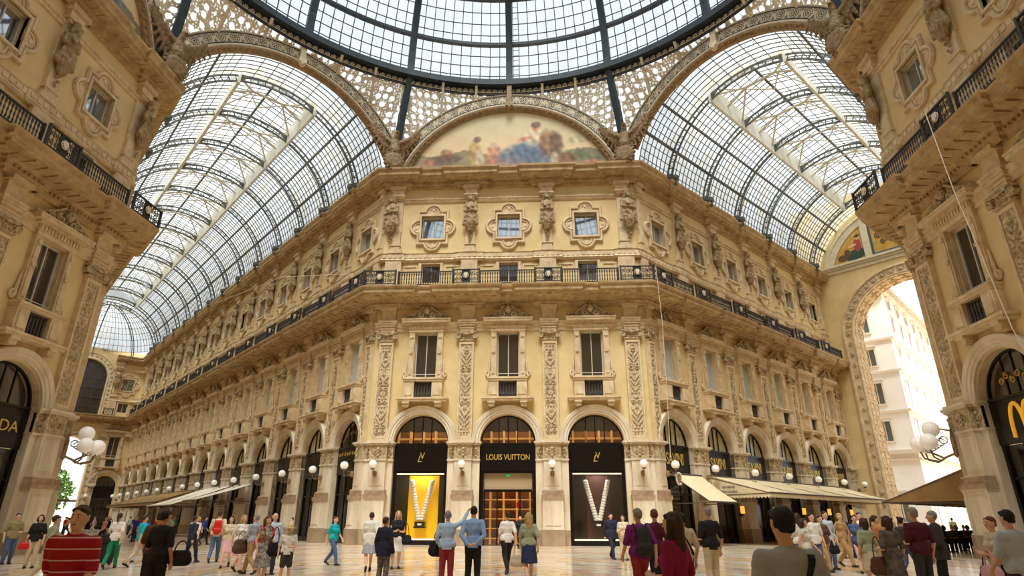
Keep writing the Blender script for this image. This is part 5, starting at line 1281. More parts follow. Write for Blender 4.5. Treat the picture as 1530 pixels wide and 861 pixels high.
# ================================================================ PEOPLE
def cl(name, c, c2=None, scale=6, bump=.25): return mat(name, c, .85, vscale=scale, c2=c2, bump=bump, bscale=9) if c2 else mat(name, c, .85, var=.12, vscale=3, bump=bump, bscale=9)
SKIN = mat('skin', (226, 180, 150), .55, var=.06, vscale=4); SKIN2 = mat('skin_tan', (202, 152, 120), .55, var=.06, vscale=4)
HAIRM = {k: mat('hair_' + k, c, .6, var=.3, vscale=14) for k, c in dict(black=(28, 22, 20), brown=(70, 46, 32), grey=(150, 144, 138), blond=(196, 160, 104), red=(120, 62, 36), white=(196, 190, 182)).items()}
SHOE = mat('shoe_dark', (48, 38, 32), .5); SHOEL = mat('shoe_light', (216, 208, 196), .6); STRAW = mat('straw_hat', (222, 200, 150), .8); EYE = mat('eye_dark', (34, 26, 24), .3)
POSES = {}
def pose(kind, sex):
    sh = .195 if sex == 'm' else .165; hp = .09 if sex == 'm' else .095
    J = dict(sh=[(-sh, 0, 1.43), (sh, 0, 1.43)], hip=[(-hp, 0, .92), (hp, 0, .92)], knee=[(-.1, -.02, .5), (.1, -.02, .5)], ank=[(-.11, .02, .09), (.11, .02, .09)],
             elb=[(-sh - .07, .03, 1.13), (sh + .07, .03, 1.13)], wri=[(-sh - .08, -.06, .88), (sh + .08, -.06, .88)], toe=[(0, -1), (0, -1)], hd=[(0, -.05, -1), (0, -.05, -1)], lift=[0, 0], head=(0, -.03))
    if kind == 'walk':
        J['knee'] = [(-.09, -.2, .53), (.09, .04, .49)]; J['ank'] = [(-.09, -.3, .1), (.09, .36, .17)]; J['lift'] = [0, .35]
        J['elb'] = [(-sh - .06, .14, 1.15), (sh + .06, -.06, 1.14)]; J['wri'] = [(-sh - .05, .16, .9), (sh + .04, -.24, .96)]; J['hd'] = [(0, -.2, -1), (0, -.5, -.8)]
    if kind == 'back':
        J['elb'] = [(-sh - .07, .13, 1.15), (sh + .07, .13, 1.15)]; J['wri'] = [(-.1, .22, .98), (.1, .2, .96)]; J['hd'] = [(1, .05, -.3), (-1, .05, -.25)]
    if kind == 'point':
        J['elb'][1] = (-sh - .05, .02, 1.13); J['elb'] = [(-sh - .17, -.16, 1.52), (sh + .06, .05, 1.14)]; J['wri'] = [(-sh - .27, -.32, 1.74), (sh + .05, -.16, 1.02)]; J['hd'] = [(-.3, -.5, .6), (-.2, -1, 0)]
    if kind == 'hold':
        J['elb'] = [(-sh - .06, .0, 1.12), (sh + .06, .0, 1.12)]; J['wri'] = [(-.12, -.28, 1.14), (.1, -.29, 1.12)]; J['hd'] = [(.6, -.7, .2), (-.6, -.7, .2)]
    if kind == 'half':
        J['elb'] = [(-sh - .08, .05, 1.13), (sh + .06, .02, 1.12)]; J['wri'] = [(-sh - .08, -.05, .88), (.12, -.26, 1.1)]; J['hd'] = [(0, -.1, -1), (-.8, -.6, .2)]
        J['knee'] = [(-.1, -.06, .5), (.11, -.01, .5)]; J['ank'] = [(-.13, -.04, .09), (.13, .08, .09)]
    if kind == 'sit':
        d = -.42
        for k in ('sh', 'elb', 'wri'): J[k] = [(a, b, c + d) for a, b, c in J[k]]
        J['hip'] = [(-hp, 0, .52), (hp, 0, .52)]; J['knee'] = [(-.12, -.44, .5), (.12, -.44, .5)]; J['ank'] = [(-.12, -.42, .09), (.12, -.42, .09)]
        J['elb'] = [(-sh - .05, -.1, .75), (sh + .05, -.1, .75)]; J['wri'] = [(-.14, -.34, .72), (.14, -.34, .72)]; J['hd'] = [(.5, -.8, 0), (-.5, -.8, 0)]; J['dz'] = d
    J['dz'] = J.get('dz', 0); return J
def arm(b, J, i, g=0, upto=1.0, r=(.05, .039, .028)):
    s, e, w = Vector(J['sh'][i]), Vector(J['elb'][i]), Vector(J['wri'][i])
    b.caps(s, e if upto > .5 else s.lerp(e, upto * 2), r[0] + g, (r[1] if upto > .5 else r[0] - .003) + g)
    if upto >= 1: b.caps(e, w, r[1] + g, r[2] + g)
def leg(b, J, i, g=0, upto=1.0, sex='m'):
    h, k, a = Vector(J['hip'][i]), Vector(J['knee'][i]), Vector(J['ank'][i]); r0 = .092 if sex == 'm' else .096
    if upto <= .5: b.caps(h, h.lerp(k, upto * 2), r0 + g, .085 + g); return
    b.caps(h, k, r0 + g, .062 + g)
    if upto >= 1: b.caps(k, k.lerp(a, .35), .06 + g, .058 + g); b.caps(k.lerp(a, .35), a, .058 + g, .038 + g * 1.3)
def torso(b, J, g=0, z0=.95, sex='m'):
    d = J['dz']; sw = .195 if sex == 'm' else .165
    b.caps((-.1, 0, 1.0 + d), (.1, 0, 1.0 + d), .115 + g, .115 + g, 1, .95); b.caps((0, 0, .98 + d), (0, 0, 1.15 + d), .14 + g, .13 + g, 1.05 if sex == 'm' else .95, .82)
    b.caps((0, 0, 1.15 + d), (0, .01, 1.36 + d), .135 + g, .15 + g, 1.12 if sex == 'm' else .98, .8); b.caps((-sw + .05, .01, 1.4 + d), (sw - .05, .01, 1.4 + d), .075 + g, .075 + g)
    b.caps((-.07, .0, 1.3 + d), (.07, 0, 1.3 + d), .125 + g, .125 + g, 1.1, .84)
    if sex == 'f':
        for s in (-1, 1): b.ball((s * .075, -.1, 1.27 + d), .065 + g, 10, 8)
def hand(b, w, hd, side, s=1):
    w = Vector(w); d = Vector(hd).normalized(); n = d.cross(Vector((0, 1, .2)) if abs(d.y) < .9 else Vector((1, 0, 0))).normalized(); t = d.cross(n).normalized()
    b.caps(w, w + d * .08, .026, .034, 1, 1); b.caps(w + d * .05 - t * .02, w + d * .07 + t * .02, .024, .024)
    for j, l_ in enumerate((.062, .072, .068, .054)):
        o = t * (-.033 + .022 * j); k = w + d * .09 + o; m_ = k + d * l_ * .55 + n * .008 * side; b.caps(k, m_, .0105, .0095); b.caps(m_, m_ + (d * .8 + n * .6 * side).normalized() * l_ * .5, .0095, .008)
    b.caps(w + d * .03 - t * .03, w + d * .07 - t * .062 + n * .01, .013, .011); b.caps(w + d * .07 - t * .062, w + d * .1 - t * .066, .011, .009)
MC = {}
def cache(key, fn):
    if key not in MC: MC[key] = fn()
    return MC[key]
def body_mesh(kind, sex):
    J = pose(kind, sex); b = MB(); d = J['dz']; torso(b, J, -.004, sex=sex)
    hx, hy = J['head']
    b.caps((0, .015, 1.43 + d), (0, -.0, 1.54 + d), .058, .052); b.ball((0, -.005, 1.66 + d), .098, 16, 12, sx=.8, sy=.98, sz=1.12); b.caps((0, -.035, 1.6 + d), (0, -.045, 1.575 + d), .062, .045)
    b.caps((0, -.1, 1.655 + d), (0, -.118, 1.628 + d), .011, .016); b.caps((-.025, -.083, 1.592 + d), (.025, -.083, 1.592 + d), .013, .013); b.caps((-.035, -.082, 1.685 + d), (.035, -.082, 1.685 + d), .015, .015)
    for s in (-1, 1): b.caps((s * .083, .005, 1.67 + d), (s * .082, .0, 1.63 + d), .017, .012, .6, 1); b.ball((s * .032, -.086, 1.663 + d), .013, 8, 6)
    for i in (0, 1):
        arm(b, J, i); leg(b, J, i, -.002, sex=sex); hand(b, J['wri'][i], J['hd'][i], -1 if i else 1)
        a = Vector(J['ank'][i]); L_ = J['lift'][i]; b.caps(a, a + Vector((0, -.02, -.04)), .038, .036); b.caps(a + Vector((0, .03, -.045)), a + Vector((0, -.14, -.055 - L_ * .25)), .034, .026)
    return remeshed('body', b, .0095, SKIN, 2, .4)
def wob(me, amp, f=7):
    for v in me.vertices: v.co += v.normal * amp * (noise.noise(v.co * f) + .6 * noise.noise(Vector((v.co.x * 4, v.co.y * 4, v.co.z * 16))))
    return me
def top_mesh(kind, sex, style):
    J = pose(kind, sex); b = MB(); d = J['dz']; g = .012; torso(b, J, g, sex=sex)
    if style == 'jacket': g = .03; torso(b, J, g, sex=sex); b.lathe([(.17, .78 + d), (.175, .92 + d), (.16, 1.12 + d)], 20, (0, 0, 0), 0, 1.25, .98)
    b.lathe([(.15, .88 + d), (.152, .96 + d), (.14, 1.12 + d)], 20, (0, 0, 0), 0, 1.2, .93)
    for i in (0, 1): arm(b, J, i, g + .004, {'short': .45, 'long': 1.0, 'jacket': 1.0, 'none': .12}[style])
    b.caps((0, .015, 1.45 + d), (0, .01, 1.475 + d), .066, .06)
    if style in ('long', 'jacket'): b.caps((0, .012, 1.47 + d), (0, .0, 1.5 + d), .068, .062)
    return wob(remeshed('top', b, .014, [SKIN], 2), .010)
def bottom_mesh(kind, sex, style):
    J = pose(kind, sex); b = MB(); d = J['dz'] if kind == 'sit' else 0; z = J['hip'][0][2]
    b.caps((-.055, 0, z), (.055, 0, z), .108, .108, 1, .95); b.caps((0, 0, z + .02), (0, 0, z + .1), .125, .115, 1.08, .88)
    if style in ('trousers', 'shorts'):
        for i in (0, 1): leg(b, J, i, .016 if style == 'trousers' else .024, 1.0 if style == 'trousers' else .75, sex)
        if style == 'shorts':
            b = MB(); b.caps((-.07, 0, z + .02), (.07, 0, z + .02), .13, .13, 1, .95); b.caps((0, 0, z + .04), (0, 0, z + .12), .145, .135, 1.08, .88)
            for i in (0, 1): h, k = Vector(J['hip'][i]), Vector(J['knee'][i]); b.caps(h, h.lerp(k, .85), .112, .095)
    else:
        zl = .52 if style == 'skirt' else .44; n = 28; vs = []; ks = [(z + .12, .15, .12), (z, .19, .155), (z - .15, .2, .175), (.66, .215, .2), (zl, .225, .22)]
        for zz, rx, ry in ks:
            for j in range(n): a = 2 * PI * j / n; k = 1 + .05 * math.sin(a * 7) * (z + .12 - zz); vs.append((rx * k * math.cos(a), ry * k * math.sin(a), zz))
        b = MB().add(vs, [(i * n + j, (i + 1) * n + j, (i + 1) * n + (j + 1) % n, i * n + (j + 1) % n) for i in range(len(ks) - 1) for j in range(n)] + [tuple(range(n)), tuple(range(len(vs) - 1, len(vs) - n - 1, -1))])
    return wob(remeshed('bottom', b, .014, [SKIN], 2), .009, 5)
def shoe_mesh(kind, sex):
    J = pose(kind, sex); b = MB()
    for i in (0, 1):
        a = Vector(J['ank'][i]); L_ = J['lift'][i]; b.caps(a + Vector((0, .035, -.045)), a + Vector((0, -.15, -.056 - L_ * .25)), .044, .034); b.box(a.x - .04, a.x + .04, a.y - .16, a.y + .07, max(.0, a.z - .092), a.z - .06) if L_ == 0 else None; b.caps(a + Vector((0, .02, -.02)), a + Vector((0, -.04, -.04)), .042, .04)
    return remeshed('shoes', b, .011, [SHOE], 2)
def hair_mesh(style, d):
    b = MB(); z = 1.66 + d
    if style == 'bald': b.caps((-.05, .05, z - .01), (.05, .05, z - .01), .055, .055); b.caps((-.06, .03, z), (-.05, .06, z + .02), .03, .03); b.caps((.06, .03, z), (.05, .06, z + .02), .03, .03)
    else:
        b.ball((0, .018, z + .03), .097, 16, 12, sx=.85, sy=.97, sz=1.03)
        for s in (-1, 1): b.caps((s * .064, -.01, z + .04), (s * .066, .03, z - .02), .022, .018)
        b.caps((-.04, -.046, z + .072), (.04, -.046, z + .072), .03, .03)
        b.caps((-.03, .06, z - .035), (.03, .06, z - .035), .032, .032)
    if style == 'long': b.caps((0, .06, z), (0, .09, z - .25), .09, .07, 1.2, .7); [b.caps((s * .075, .01, z + .03), (s * .095, .0, z - .2), .035, .03) for s in (-1, 1)]
    if style == 'bob': b.caps((0, .05, z), (0, .055, z - .1), .095, .085, 1.1, .8); [b.caps((s * .078, .0, z + .03), (s * .088, -.01, z - .08), .032, .034) for s in (-1, 1)]
    if style == 'bun': b.ball((0, .13, z + .04), .05, 10, 8)
    if style == 'pony': b.caps((0, .12, z + .03), (0, .15, z - .16), .035, .022)
    me = remeshed('hair', b, .011, [HAIRM['black']], 1)
    for v in me.vertices: v.co += v.normal * .006 * noise.noise(v.co * 22)
    return me
def eyes_mesh(d):
    b = MB(); [b.ball((s * .031, -.0985, 1.664 + d), .0062, 8, 6) for s in (-1, 1)]; b.caps((-.018, -.0945, 1.5925 + d), (.018, -.0945, 1.5925 + d), .0035, .0035); [b.caps((s * .018, -.099, 1.688 + d), (s * .045, -.09, 1.69 + d), .004, .003) for s in (-1, 1)]
    return b.mesh('eyes', EYE)
def oset(o, m):
    o.material_slots[0].link = 'OBJECT'; o.material_slots[0].material = m
def person(x, y, H, face, sex, kind, top, tm, bot, bm, hair, hm, label, skin=SKIN, shoes=SHOE, grp=None, z=0):
    """face: compass direction in degrees the person looks to, 0 = towards -y, 90 = +x, 180 = +y"""
    d = pose(kind, sex)['dz']; o = link('person', cache(('b', kind, sex), lambda: body_mesh(kind, sex)), None, (x, y, z), math.radians(face)); o.scale = (H / 1.765,) * 3 if kind != 'sit' else (.97,) * 3; oset(o, skin)
    thing(o, label, 'person', grp)
    c = link('top', cache(('t', kind, sex, top), lambda: top_mesh(kind, sex, top)), o); oset(c, tm)
    c = link('trousers' if bot == 'trousers' else 'shorts' if bot == 'shorts' else 'skirt', cache(('q', kind, sex, bot), lambda: bottom_mesh(kind, sex, bot)), o); oset(c, bm)
    c = link('shoes', cache(('s', kind, sex), lambda: shoe_mesh(kind, sex)), o); oset(c, shoes)
    c = link('hair', cache(('h', hair, d), lambda: hair_mesh(hair, d)), o); oset(c, hm)
    link('facial_features', cache(('e', d), lambda: eyes_mesh(d)), o); return o
def at(o, lx, ly, lz):
    s = o.scale[0]; a = o.rotation_euler[2]; return (o.location.x + s * (lx * math.cos(a) - ly * math.sin(a)), o.location.y + s * (lx * math.sin(a) + ly * math.cos(a)), s * lz)
def strap(o, m, lab, side=1):
    """bag strap across the back and chest"""
    b = MB(); pts = []
    for i in range(25):
        t = 2 * PI * i / 24; u = math.cos(t); x = side * .13 * u + .0; z = 1.22 + .235 * u; y = -.172 * math.copysign(abs(math.sin(t)) ** .4, math.sin(t)) if abs(math.sin(t)) > 1e-6 else 0; pts.append((x, y, z))
    for p, q in zip(pts, pts[1:]): b.bar(p, q, .045, .012, up=(0, 1, 0) if abs(p[1]) < .1 else (0, 0, 1))
    k = b.build('bag_strap', m); k.location = o.location; k.rotation_euler = o.rotation_euler; k.scale = o.scale; thing(k, lab, 'strap'); return k
def bag(o, p, size, m, label, kind='shoulder_bag', strap_to=None, rot=0):
    e = empty(kind, at(o, *p), o.rotation_euler[2] + rot); w, dd, h = size; b = MB(); b.caps((-w * .3, 0, -h * .2), (w * .3, 0, -h * .2), h * .38, h * .38, 1, dd / h * 1.3); b.caps((-w * .26, 0, h * .12), (w * .26, 0, h * .12), h * .34, h * .34, 1, dd / h * 1.1)
    me = remeshed('bag_body', b, .02, [m], 2); link('bag_body', me, e)
    s_ = MB(); s_.tube([(w * .3 * math.cos(t), 0, h * .3 + (strap_to or h * .7) * math.sin(t)) for t in [PI * j / 12 for j in range(13)]], .012, 5); s_.build('handle', m, e); thing(e, label, 'bag'); return e
def backpack(o, m, label):
    e = empty('backpack', at(o, 0, .2, 1.22), o.rotation_euler[2]); b = MB(); b.caps((0, 0, -.14), (0, 0, .12), .15, .13, 1, .62); b.caps((-.07, .06, -.12), (.07, .06, -.12), .08, .08, 1, .6)
    link('pack', remeshed('pack', b, .018, [m], 2), e); s_ = MB()
    for s in (-1, 1): s_.tube([(s * .1, -.02, .16), (s * .13, -.14, .27), (s * .13, -.3, .2), (s * .13, -.34, .05), (s * .15, -.2, -.12), (s * .12, -.04, -.18)], .018, 5)
    s_.build('shoulder_straps', m, e); thing(e, label, 'backpack'); return e
C = dict(white=cl('cloth_white', (236, 232, 224)), red=cl('cloth_red', (178, 18, 34)), black=cl('cloth_black', (30, 28, 30)), navy=cl('cloth_navy', (36, 40, 62)), jeans=cl('cloth_denim', (78, 100, 138)), jeansd=cl('cloth_denim_dark', (44, 56, 84)), green=cl('cloth_green', (20, 140, 96)), teal=cl('cloth_teal', (10, 176, 184)), blue=cl('cloth_blue', (34, 60, 160)), lblue=cl('cloth_light_blue', (178, 202, 234)), pblue=cl('cloth_pale_blue', (190, 206, 222)),
         khaki=cl('cloth_khaki', (150, 142, 96)), tan=cl('cloth_tan', (176, 142, 98)), beige=cl('cloth_beige', (212, 196, 166)), grey=cl('cloth_grey', (172, 178, 186)), dgrey=cl('cloth_dark_grey', (58, 58, 62)), brown=cl('cloth_brown', (96, 66, 46)), maroon=cl('cloth_maroon', (84, 22, 40)), brick=cl('cloth_brick_red', (158, 48, 52)), pink=cl('cloth_pink', (226, 176, 190)), purple=cl('cloth_purple', (130, 40, 130)), sage=cl('cloth_sage', (168, 176, 146)), mustard=cl('cloth_mustard', (190, 140, 60)), orange=cl('cloth_orange', (206, 130, 84)),
         pattern=cl('cloth_black_white_print', (200, 196, 186), (52, 50, 48), 16), greyp=cl('cloth_grey_print', (120, 112, 102), (58, 52, 48), 9), flor=cl('cloth_dark_print', (150, 140, 130), (30, 28, 34), 18), magenta=cl('cloth_magenta', (150, 24, 84)))
def stripes():
    m = bpy.data.materials.new('cloth_red_white_stripes'); m.use_nodes = True; N = m.node_tree.nodes; L = m.node_tree.links; b = N['Principled BSDF']; b.inputs['Roughness'].default_value = .85
    tc = N.new('ShaderNodeTexCoord'); sp = N.new('ShaderNodeSeparateXYZ'); f_ = N.new('ShaderNodeMath'); f_.operation = 'MULTIPLY'; f_.inputs[1].default_value = 9.5; g_ = N.new('ShaderNodeMath'); g_.operation = 'FRACT'; r = N.new('ShaderNodeValToRGB'); r.color_ramp.interpolation = 'CONSTANT'
    r.color_ramp.elements[0].color = lin((168, 10, 30)) + (1,); r.color_ramp.elements[1].position = .88; r.color_ramp.elements[1].color = lin((226, 190, 196)) + (1,)
    L.new(tc.outputs['Object'], sp.inputs[0]); L.new(sp.outputs[2], f_.inputs[0]); L.new(f_.outputs[0], g_.inputs[0]); L.new(g_.outputs[0], r.inputs[0]); L.new(r.outputs[0], b.inputs['Base Color']); return m
STRP = stripes(); H_ = HAIRM
def pp(*a, **k): return person(*a, **k)
# x, y, height, facing, sex, pose, top, material, bottom, material, hair, material, label
pp(-16.65, -18.66, 1.68, 60, 'm', 'half', 'short', C['khaki'], 'trousers', C['jeans'], 'short', H_['brown'], 'man in khaki tee and blue jeans standing by the left pier')
a = pp(-14.4, -20.3, 1.62, 30, 'f', 'stand', 'short', C['black'], 'trousers', C['beige'], 'bob', H_['black'], 'woman in black top and pale trousers beside the left pier'); bag(a, (-.28, -.1, .75), (.26, .12, .22), REDM, 'red handbag carried by the woman in black top at the left pier')
pp(-1.8, -35.04, 1.61, 10, 'm', 'walk', 'short', STRP, 'trousers', C['jeansd'], 'short', H_['brown'], 'man in red polo with thin white stripes walking towards the camera')
pp(-9.6, -25.6, 1.58, 150, 'f', 'walk', 'short', C['sage'], 'trousers', C['beige'], 'short', H_['brown'], 'person in pale green top walking behind the man in the striped polo')
a = pp(-11.67, -20.29, 1.68, 200, 'f', 'walk', 'short', C['white'], 'trousers', C['green'], 'pony', H_['brown'], 'woman in white top and bright green trousers walking away'); bag(a, (.24, .05, .95), (.34, .14, .32), C['black'], 'black shoulder bag of the woman in green trousers', strap_to=.5)
pp(-11.3, -19.5, 1.62, 150, 'm', 'walk', 'short', C['teal'], 'trousers', C['beige'], 'short', H_['brown'], 'person in teal tee just behind the woman in green trousers')
a = pp(-12.87, -17.0, 1.62, 10, 'f', 'walk', 'short', C['blue'], 'trousers', C['pblue'], 'long', H_['brown'], 'woman in blue tee with an orange patch and pale jeans'); b = MB(); b.prism([(-.1, 1.35), (.1, 1.35), (.13, 1.29), (0, 1.16), (-.13, 1.29)], -.185, -.15); b.build('chest_patch', C['orange'], a)
s = empty('suitcase', (-13.1, -18.6, 0), .4); b = MB(); b.box(-.26, .26, -.16, .16, .06, .78); b.build('shell', C['black'], s)
b = MB(); b.tube([(-.15, .1, .78), (-.15, .1, 1.05), (.15, .1, 1.05), (.15, .1, .78)], .014, 5); b.build('handle', IRON, s)
for q in (-.2, .2): b = MB(); b.cyl((q, -.05, .05), (q, .05, .05), .05, 10); b.build('wheel', IRON, s)
thing(s, 'black upright suitcase between the green trousers and the blue tee', 'suitcase')
a = pp(-4.21, -29.79, 1.64, 170, 'm', 'half', 'short', C['black'], 'trousers', C['black'], 'short', H_['black'], 'man in black tee and dark trousers seen from behind near the left', skin=SKIN2)
bag(a, (-.36, -.15, .95), (.36, .14, .26), C['black'], 'black jacket bundle carried by the man in black at the left', kind='jacket_bundle', rot=.4)
pp(-5.3, -28.2, 1.64, 200, 'm', 'walk', 'short', C['brown'], 'trousers', C['black'], 'short', H_['brown'], 'man in dark brown tee left of the man in black')
pp(-10.71, -17.38, 1.6, 160, 'm', 'walk', 'long', C['navy'], 'trousers', C['navy'], 'short', H_['black'], 'man all in navy in front of the white awning')
pp(-12.9, -13.4, 1.62, 190, 'm', 'walk', 'short', C['beige'], 'trousers', C['jeansd'], 'short', H_['blond'], 'man in cream tee and dark jeans walking off near the awnings')
a = pp(-9.9, -17.14, 1.8, 200, 'm', 'walk', 'short', C['beige'], 'trousers', C['jeans'], 'short', H_['brown'], 'man in cream tee and blue jeans carrying a red backpack'); backpack(a, REDM, 'red backpack on the man in blue jeans left of the middle')
pp(-8.24, -19.45, 1.6, 20, 'f', 'walk', 'short', C['beige'], 'skirt', C['pink'], 'long', H_['brown'], 'woman in a pale pink skirt right of the red backpack')
pp(-6.9, -21.3, 1.62, 60, 'f', 'walk', 'short', C['white'], 'skirt', C['pink'], 'bob', H_['blond'], 'woman in white top and pink skirt behind the man in grey shirt')
a = pp(-6.15, -22.07, 1.64, 250, 'm', 'walk', 'long', C['grey'], 'trousers', C['tan'], 'short', H_['grey'], 'man in grey shirt and tan trousers carrying a brown coat'); bag(a, (.28, -.2, .85), (.5, .2, .4), C['brown'], 'brown coat over the arm of the man in tan trousers', kind='coat')
a = pp(-4.53, -24.88, 1.57, 60, 'f', 'half', 'none', C['pattern'], 'dress', C['pattern'], 'bob', H_['red'], 'woman in black and white print dress with dark red hair'); backpack(a, REDM, 'red backpack on the woman in the print dress'); bag(a, (.24, -.14, .92), (.34, .16, .34), C['black'], 'black handbag of the woman in the print dress', strap_to=.4)
pp(-5.58, -22.06, 1.68, 40, 'm', 'stand', 'short', C['pblue'], 'trousers', C['jeansd'], 'bald', H_['grey'], 'balding man in pale blue shirt behind the woman in print dress')
a = pp(-4.01, -24.66, 1.36, 20, 'm', 'half', 'short', C['white'], 'shorts', C['dgrey'], 'short', H_['blond'], 'boy in white tee, dark shorts and straw hat', shoes=SHOEL); b = MB(); b.lathe([(.005, 1.86), (.07, 1.85), (.1, 1.8), (.112, 1.72), (.2, 1.71), (.2, 1.7), (.1, 1.7)], 20, (0, .01, -.02)); hcp = b.build('straw_hat', STRAW); hcp.location = a.location; hcp.rotation_euler = a.rotation_euler; hcp.scale = a.scale; thing(hcp, 'straw sun hat on the boy in white tee', 'hat')
pp(-5.07, -18.08, 1.6, 70, 'f', 'walk', 'short', C['teal'], 'trousers', C['jeans'], 'short', H_['red'], 'woman in turquoise top and jeans walking by the left pier')
pp(-3.06, -20.54, 1.72, 200, 'f', 'walk', 'jacket', C['white'], 'skirt', C['grey'], 'short', H_['brown'], 'woman in a loose white tunic walking away, left of the yellow window')
pp(-1.35, -25.35, 1.56, 160, 'f', 'stand', 'jacket', C['navy'], 'trousers', C['flor'], 'short', H_['brown'], 'woman in navy jacket and dark print trousers seen from behind')
a = pp(-2.43, -19.54, 1.78, 20, 'f', 'hold', 'none', C['black'], 'skirt', C['white'], 'long', H_['blond'], 'blond woman in black top and white skirt before the yellow window'); bag(a, (.28, -.05, .9), (.34, .14, .3), C['black'], 'black shoulder bag of the blond woman in white skirt', strap_to=.4)
a = pp(.21, -25.54, 1.7, 185, 'm', 'point', 'long', C['lblue'], 'trousers', C['brick'], 'short', H_['grey'], 'grey haired man in light blue shirt and red trousers pointing up'); a.scale = (-a.scale[0], a.scale[1], a.scale[2]) if False else a.scale
bag(a, (.27, -.16, .92), (.24, .12, .36), C['black'], 'dark jacket over the arm of the man in red trousers', kind='jacket')
pp(.86, -25.76, 1.8, 180, 'm', 'back', 'long', cl('cloth_blue_shirt', (142, 172, 218)), 'trousers', C['black'], 'short', H_['black'], 'man in blue shirt and black trousers with hands behind his back')
a = pp(1.36, -21.14, 1.74, 200, 'f', 'walk', 'short', C['white'], 'trousers', C['black'], 'bun', H_['brown'], 'woman in white top and black trousers in front of the shop entrance')
a = pp(2.12, -24.36, 1.68, 190, 'f', 'walk', 'short', C['sage'], 'skirt', C['jeansd'], 'long', H_['blond'], 'blond woman in green top and short denim skirt right of the entrance'); bag(a, (.3, -.02, .6), (.3, .12, .3), C['beige'], 'cream bag carried by the woman in denim skirt', strap_to=.3)
pp(5.27, -13.48, 1.77, 20, 'm', 'walk', 'jacket', C['navy'], 'trousers', C['navy'], 'short', H_['brown'], 'man in dark suit walking before the dark red window')
pp(5.7, -14.13, 1.7, 340, 'f', 'hold', 'jacket', C['beige'], 'trousers', C['beige'], 'bob', H_['brown'], 'woman in cream jacket and trousers beside the man in suit')
a = pp(4.27, -28.96, 1.7, 200, 'm', 'walk', 'short', C['purple'], 'trousers', C['brick'], 'short', H_['grey'], 'man in purple tee with a dark rucksack right of centre'); backpack(a, C['dgrey'], 'dark grey rucksack on the man in purple')
pp(4.89, -27.03, 1.72, 180, 'f', 'walk', 'short', C['maroon'], 'trousers', C['black'], 'bun', H_['red'], 'woman with red brown hair right of the man in purple')
pp(3.86, -34.36, 1.57, 230, 'f', 'half', 'short', C['magenta'], 'trousers', C['black'], 'long', H_['brown'], 'close woman with long dark hair and magenta top, turned away')
a = pp(5.14, -28.6, 1.62, 200, 'm', 'half', 'short', C['beige'], 'trousers', C['dgrey'], 'short', H_['black'], 'man in off white tee with a black strap across his back'); strap(a, C['black'], 'black strap across the off white tee', 1); bag(a, (.24, .06, .93), (.32, .14, .26), C['dgrey'], 'grey satchel at the hip of the man in off white tee')
pp(6.32, -25.79, 1.78, 200, 'm', 'half', 'short', C['black'], 'trousers', C['beige'], 'short', H_['grey'], 'grey haired man in black polo shirt with cream trousers')
a = pp(4.17, -36.52, 1.58, 187, 'm', 'stand', 'short', C['grey'], 'trousers', C['dgrey'], 'short', H_['black'], 'close man in grey tee with black hair seen from behind'); strap(a, C['black'], 'black strap across the back of the grey tee', -1)
pp(9.71, -22.14, 1.7, 200, 'f', 'walk', 'short', C['white'], 'trousers', C['jeans'], 'long', H_['brown'], 'woman in white tee and jeans right of the close black haired man')
pp(9.13, -24.06, 1.56, 60, 'f', 'walk', 'none', C['white'], 'trousers', C['jeansd'], 'bob', H_['brown'], 'shorter woman in white vest beside the woman in white tee and jeans')
pp(10.81, -20.43, 1.72, 10, 'm', 'stand', 'short', C['white'], 'trousers', C['jeans'], 'short', H_['black'], 'dark haired man in plain white tee behind the woman in brown')
a = pp(11.47, -19.44, 1.66, 10, 'f', 'walk', 'short', C['brown'], 'trousers', C['tan'], 'bun', H_['brown'], 'woman in brown top and beige trousers walking forward'); bag(a, (.3, -.08, .72), (.28, .12, .28), C['black'], 'black handbag carried low by the woman in brown')
pp(12.0, -18.6, 1.8, 20, 'm', 'stand', 'short', C['pblue'], 'trousers', C['jeans'], 'short', H_['brown'], 'man in pale blue shirt right behind the woman in brown')
pp(12.4, -19.8, 1.68, 340, 'f', 'walk', 'none', C['jeans'], 'dress', C['jeansd'], 'short', H_['brown'], 'woman in a dark blue dress with sunglasses right of the pale blue shirt')
pp(15.5, -11.9, 1.76, 180, 'm', 'stand', 'short', C['navy'], 'trousers', C['mustard'], 'short', H_['black'], 'man in navy tee and mustard trousers with his back turned')
pp(13.6, -17.6, 1.78, 0, 'm', 'stand', 'short', C['white'], 'trousers', C['tan'], 'short', H_['brown'], 'tall man in white tee in front of the cream awning terrace')
pp(13.15, -17.07, 1.76, 30, 'm', 'walk', 'short', C['tan'], 'trousers', C['tan'], 'short', H_['blond'], 'man in tan clothes left of the tall man in white tee')
pp(9.94, -25.5, 1.56, 190, 'f', 'stand', 'short', C['sage'], 'skirt', C['beige'], 'bob', H_['brown'], 'woman in sage green top and cream skirt seen from behind')
pp(11.49, -22.92, 1.64, 90, 'f', 'hold', 'none', C['orange'], 'skirt', C['tan'], 'pony', H_['brown'], 'woman in orange vest facing right between two older women')
a = pp(9.22, -27.93, 1.59, 195, 'f', 'half', 'short', C['greyp'], 'dress', C['greyp'], 'bob', H_['brown'], 'woman in a long grey print dress seen from behind'); bag(a, (.26, -.12, .8), (.34, .14, .34), C['brown'], 'brown handbag of the woman in grey print dress', strap_to=.4)
pp(9.94, -27.6, 1.75, 190, 'm', 'half', 'short', C['maroon'], 'trousers', C['dgrey'], 'short', H_['grey'], 'grey haired man in maroon polo and dark trousers')
pp(10.89, -26.57, 1.7, 240, 'm', 'half', 'jacket', C['dgrey'], 'trousers', C['black'], 'short', H_['grey'], 'man in dark suit talking to the man in maroon')
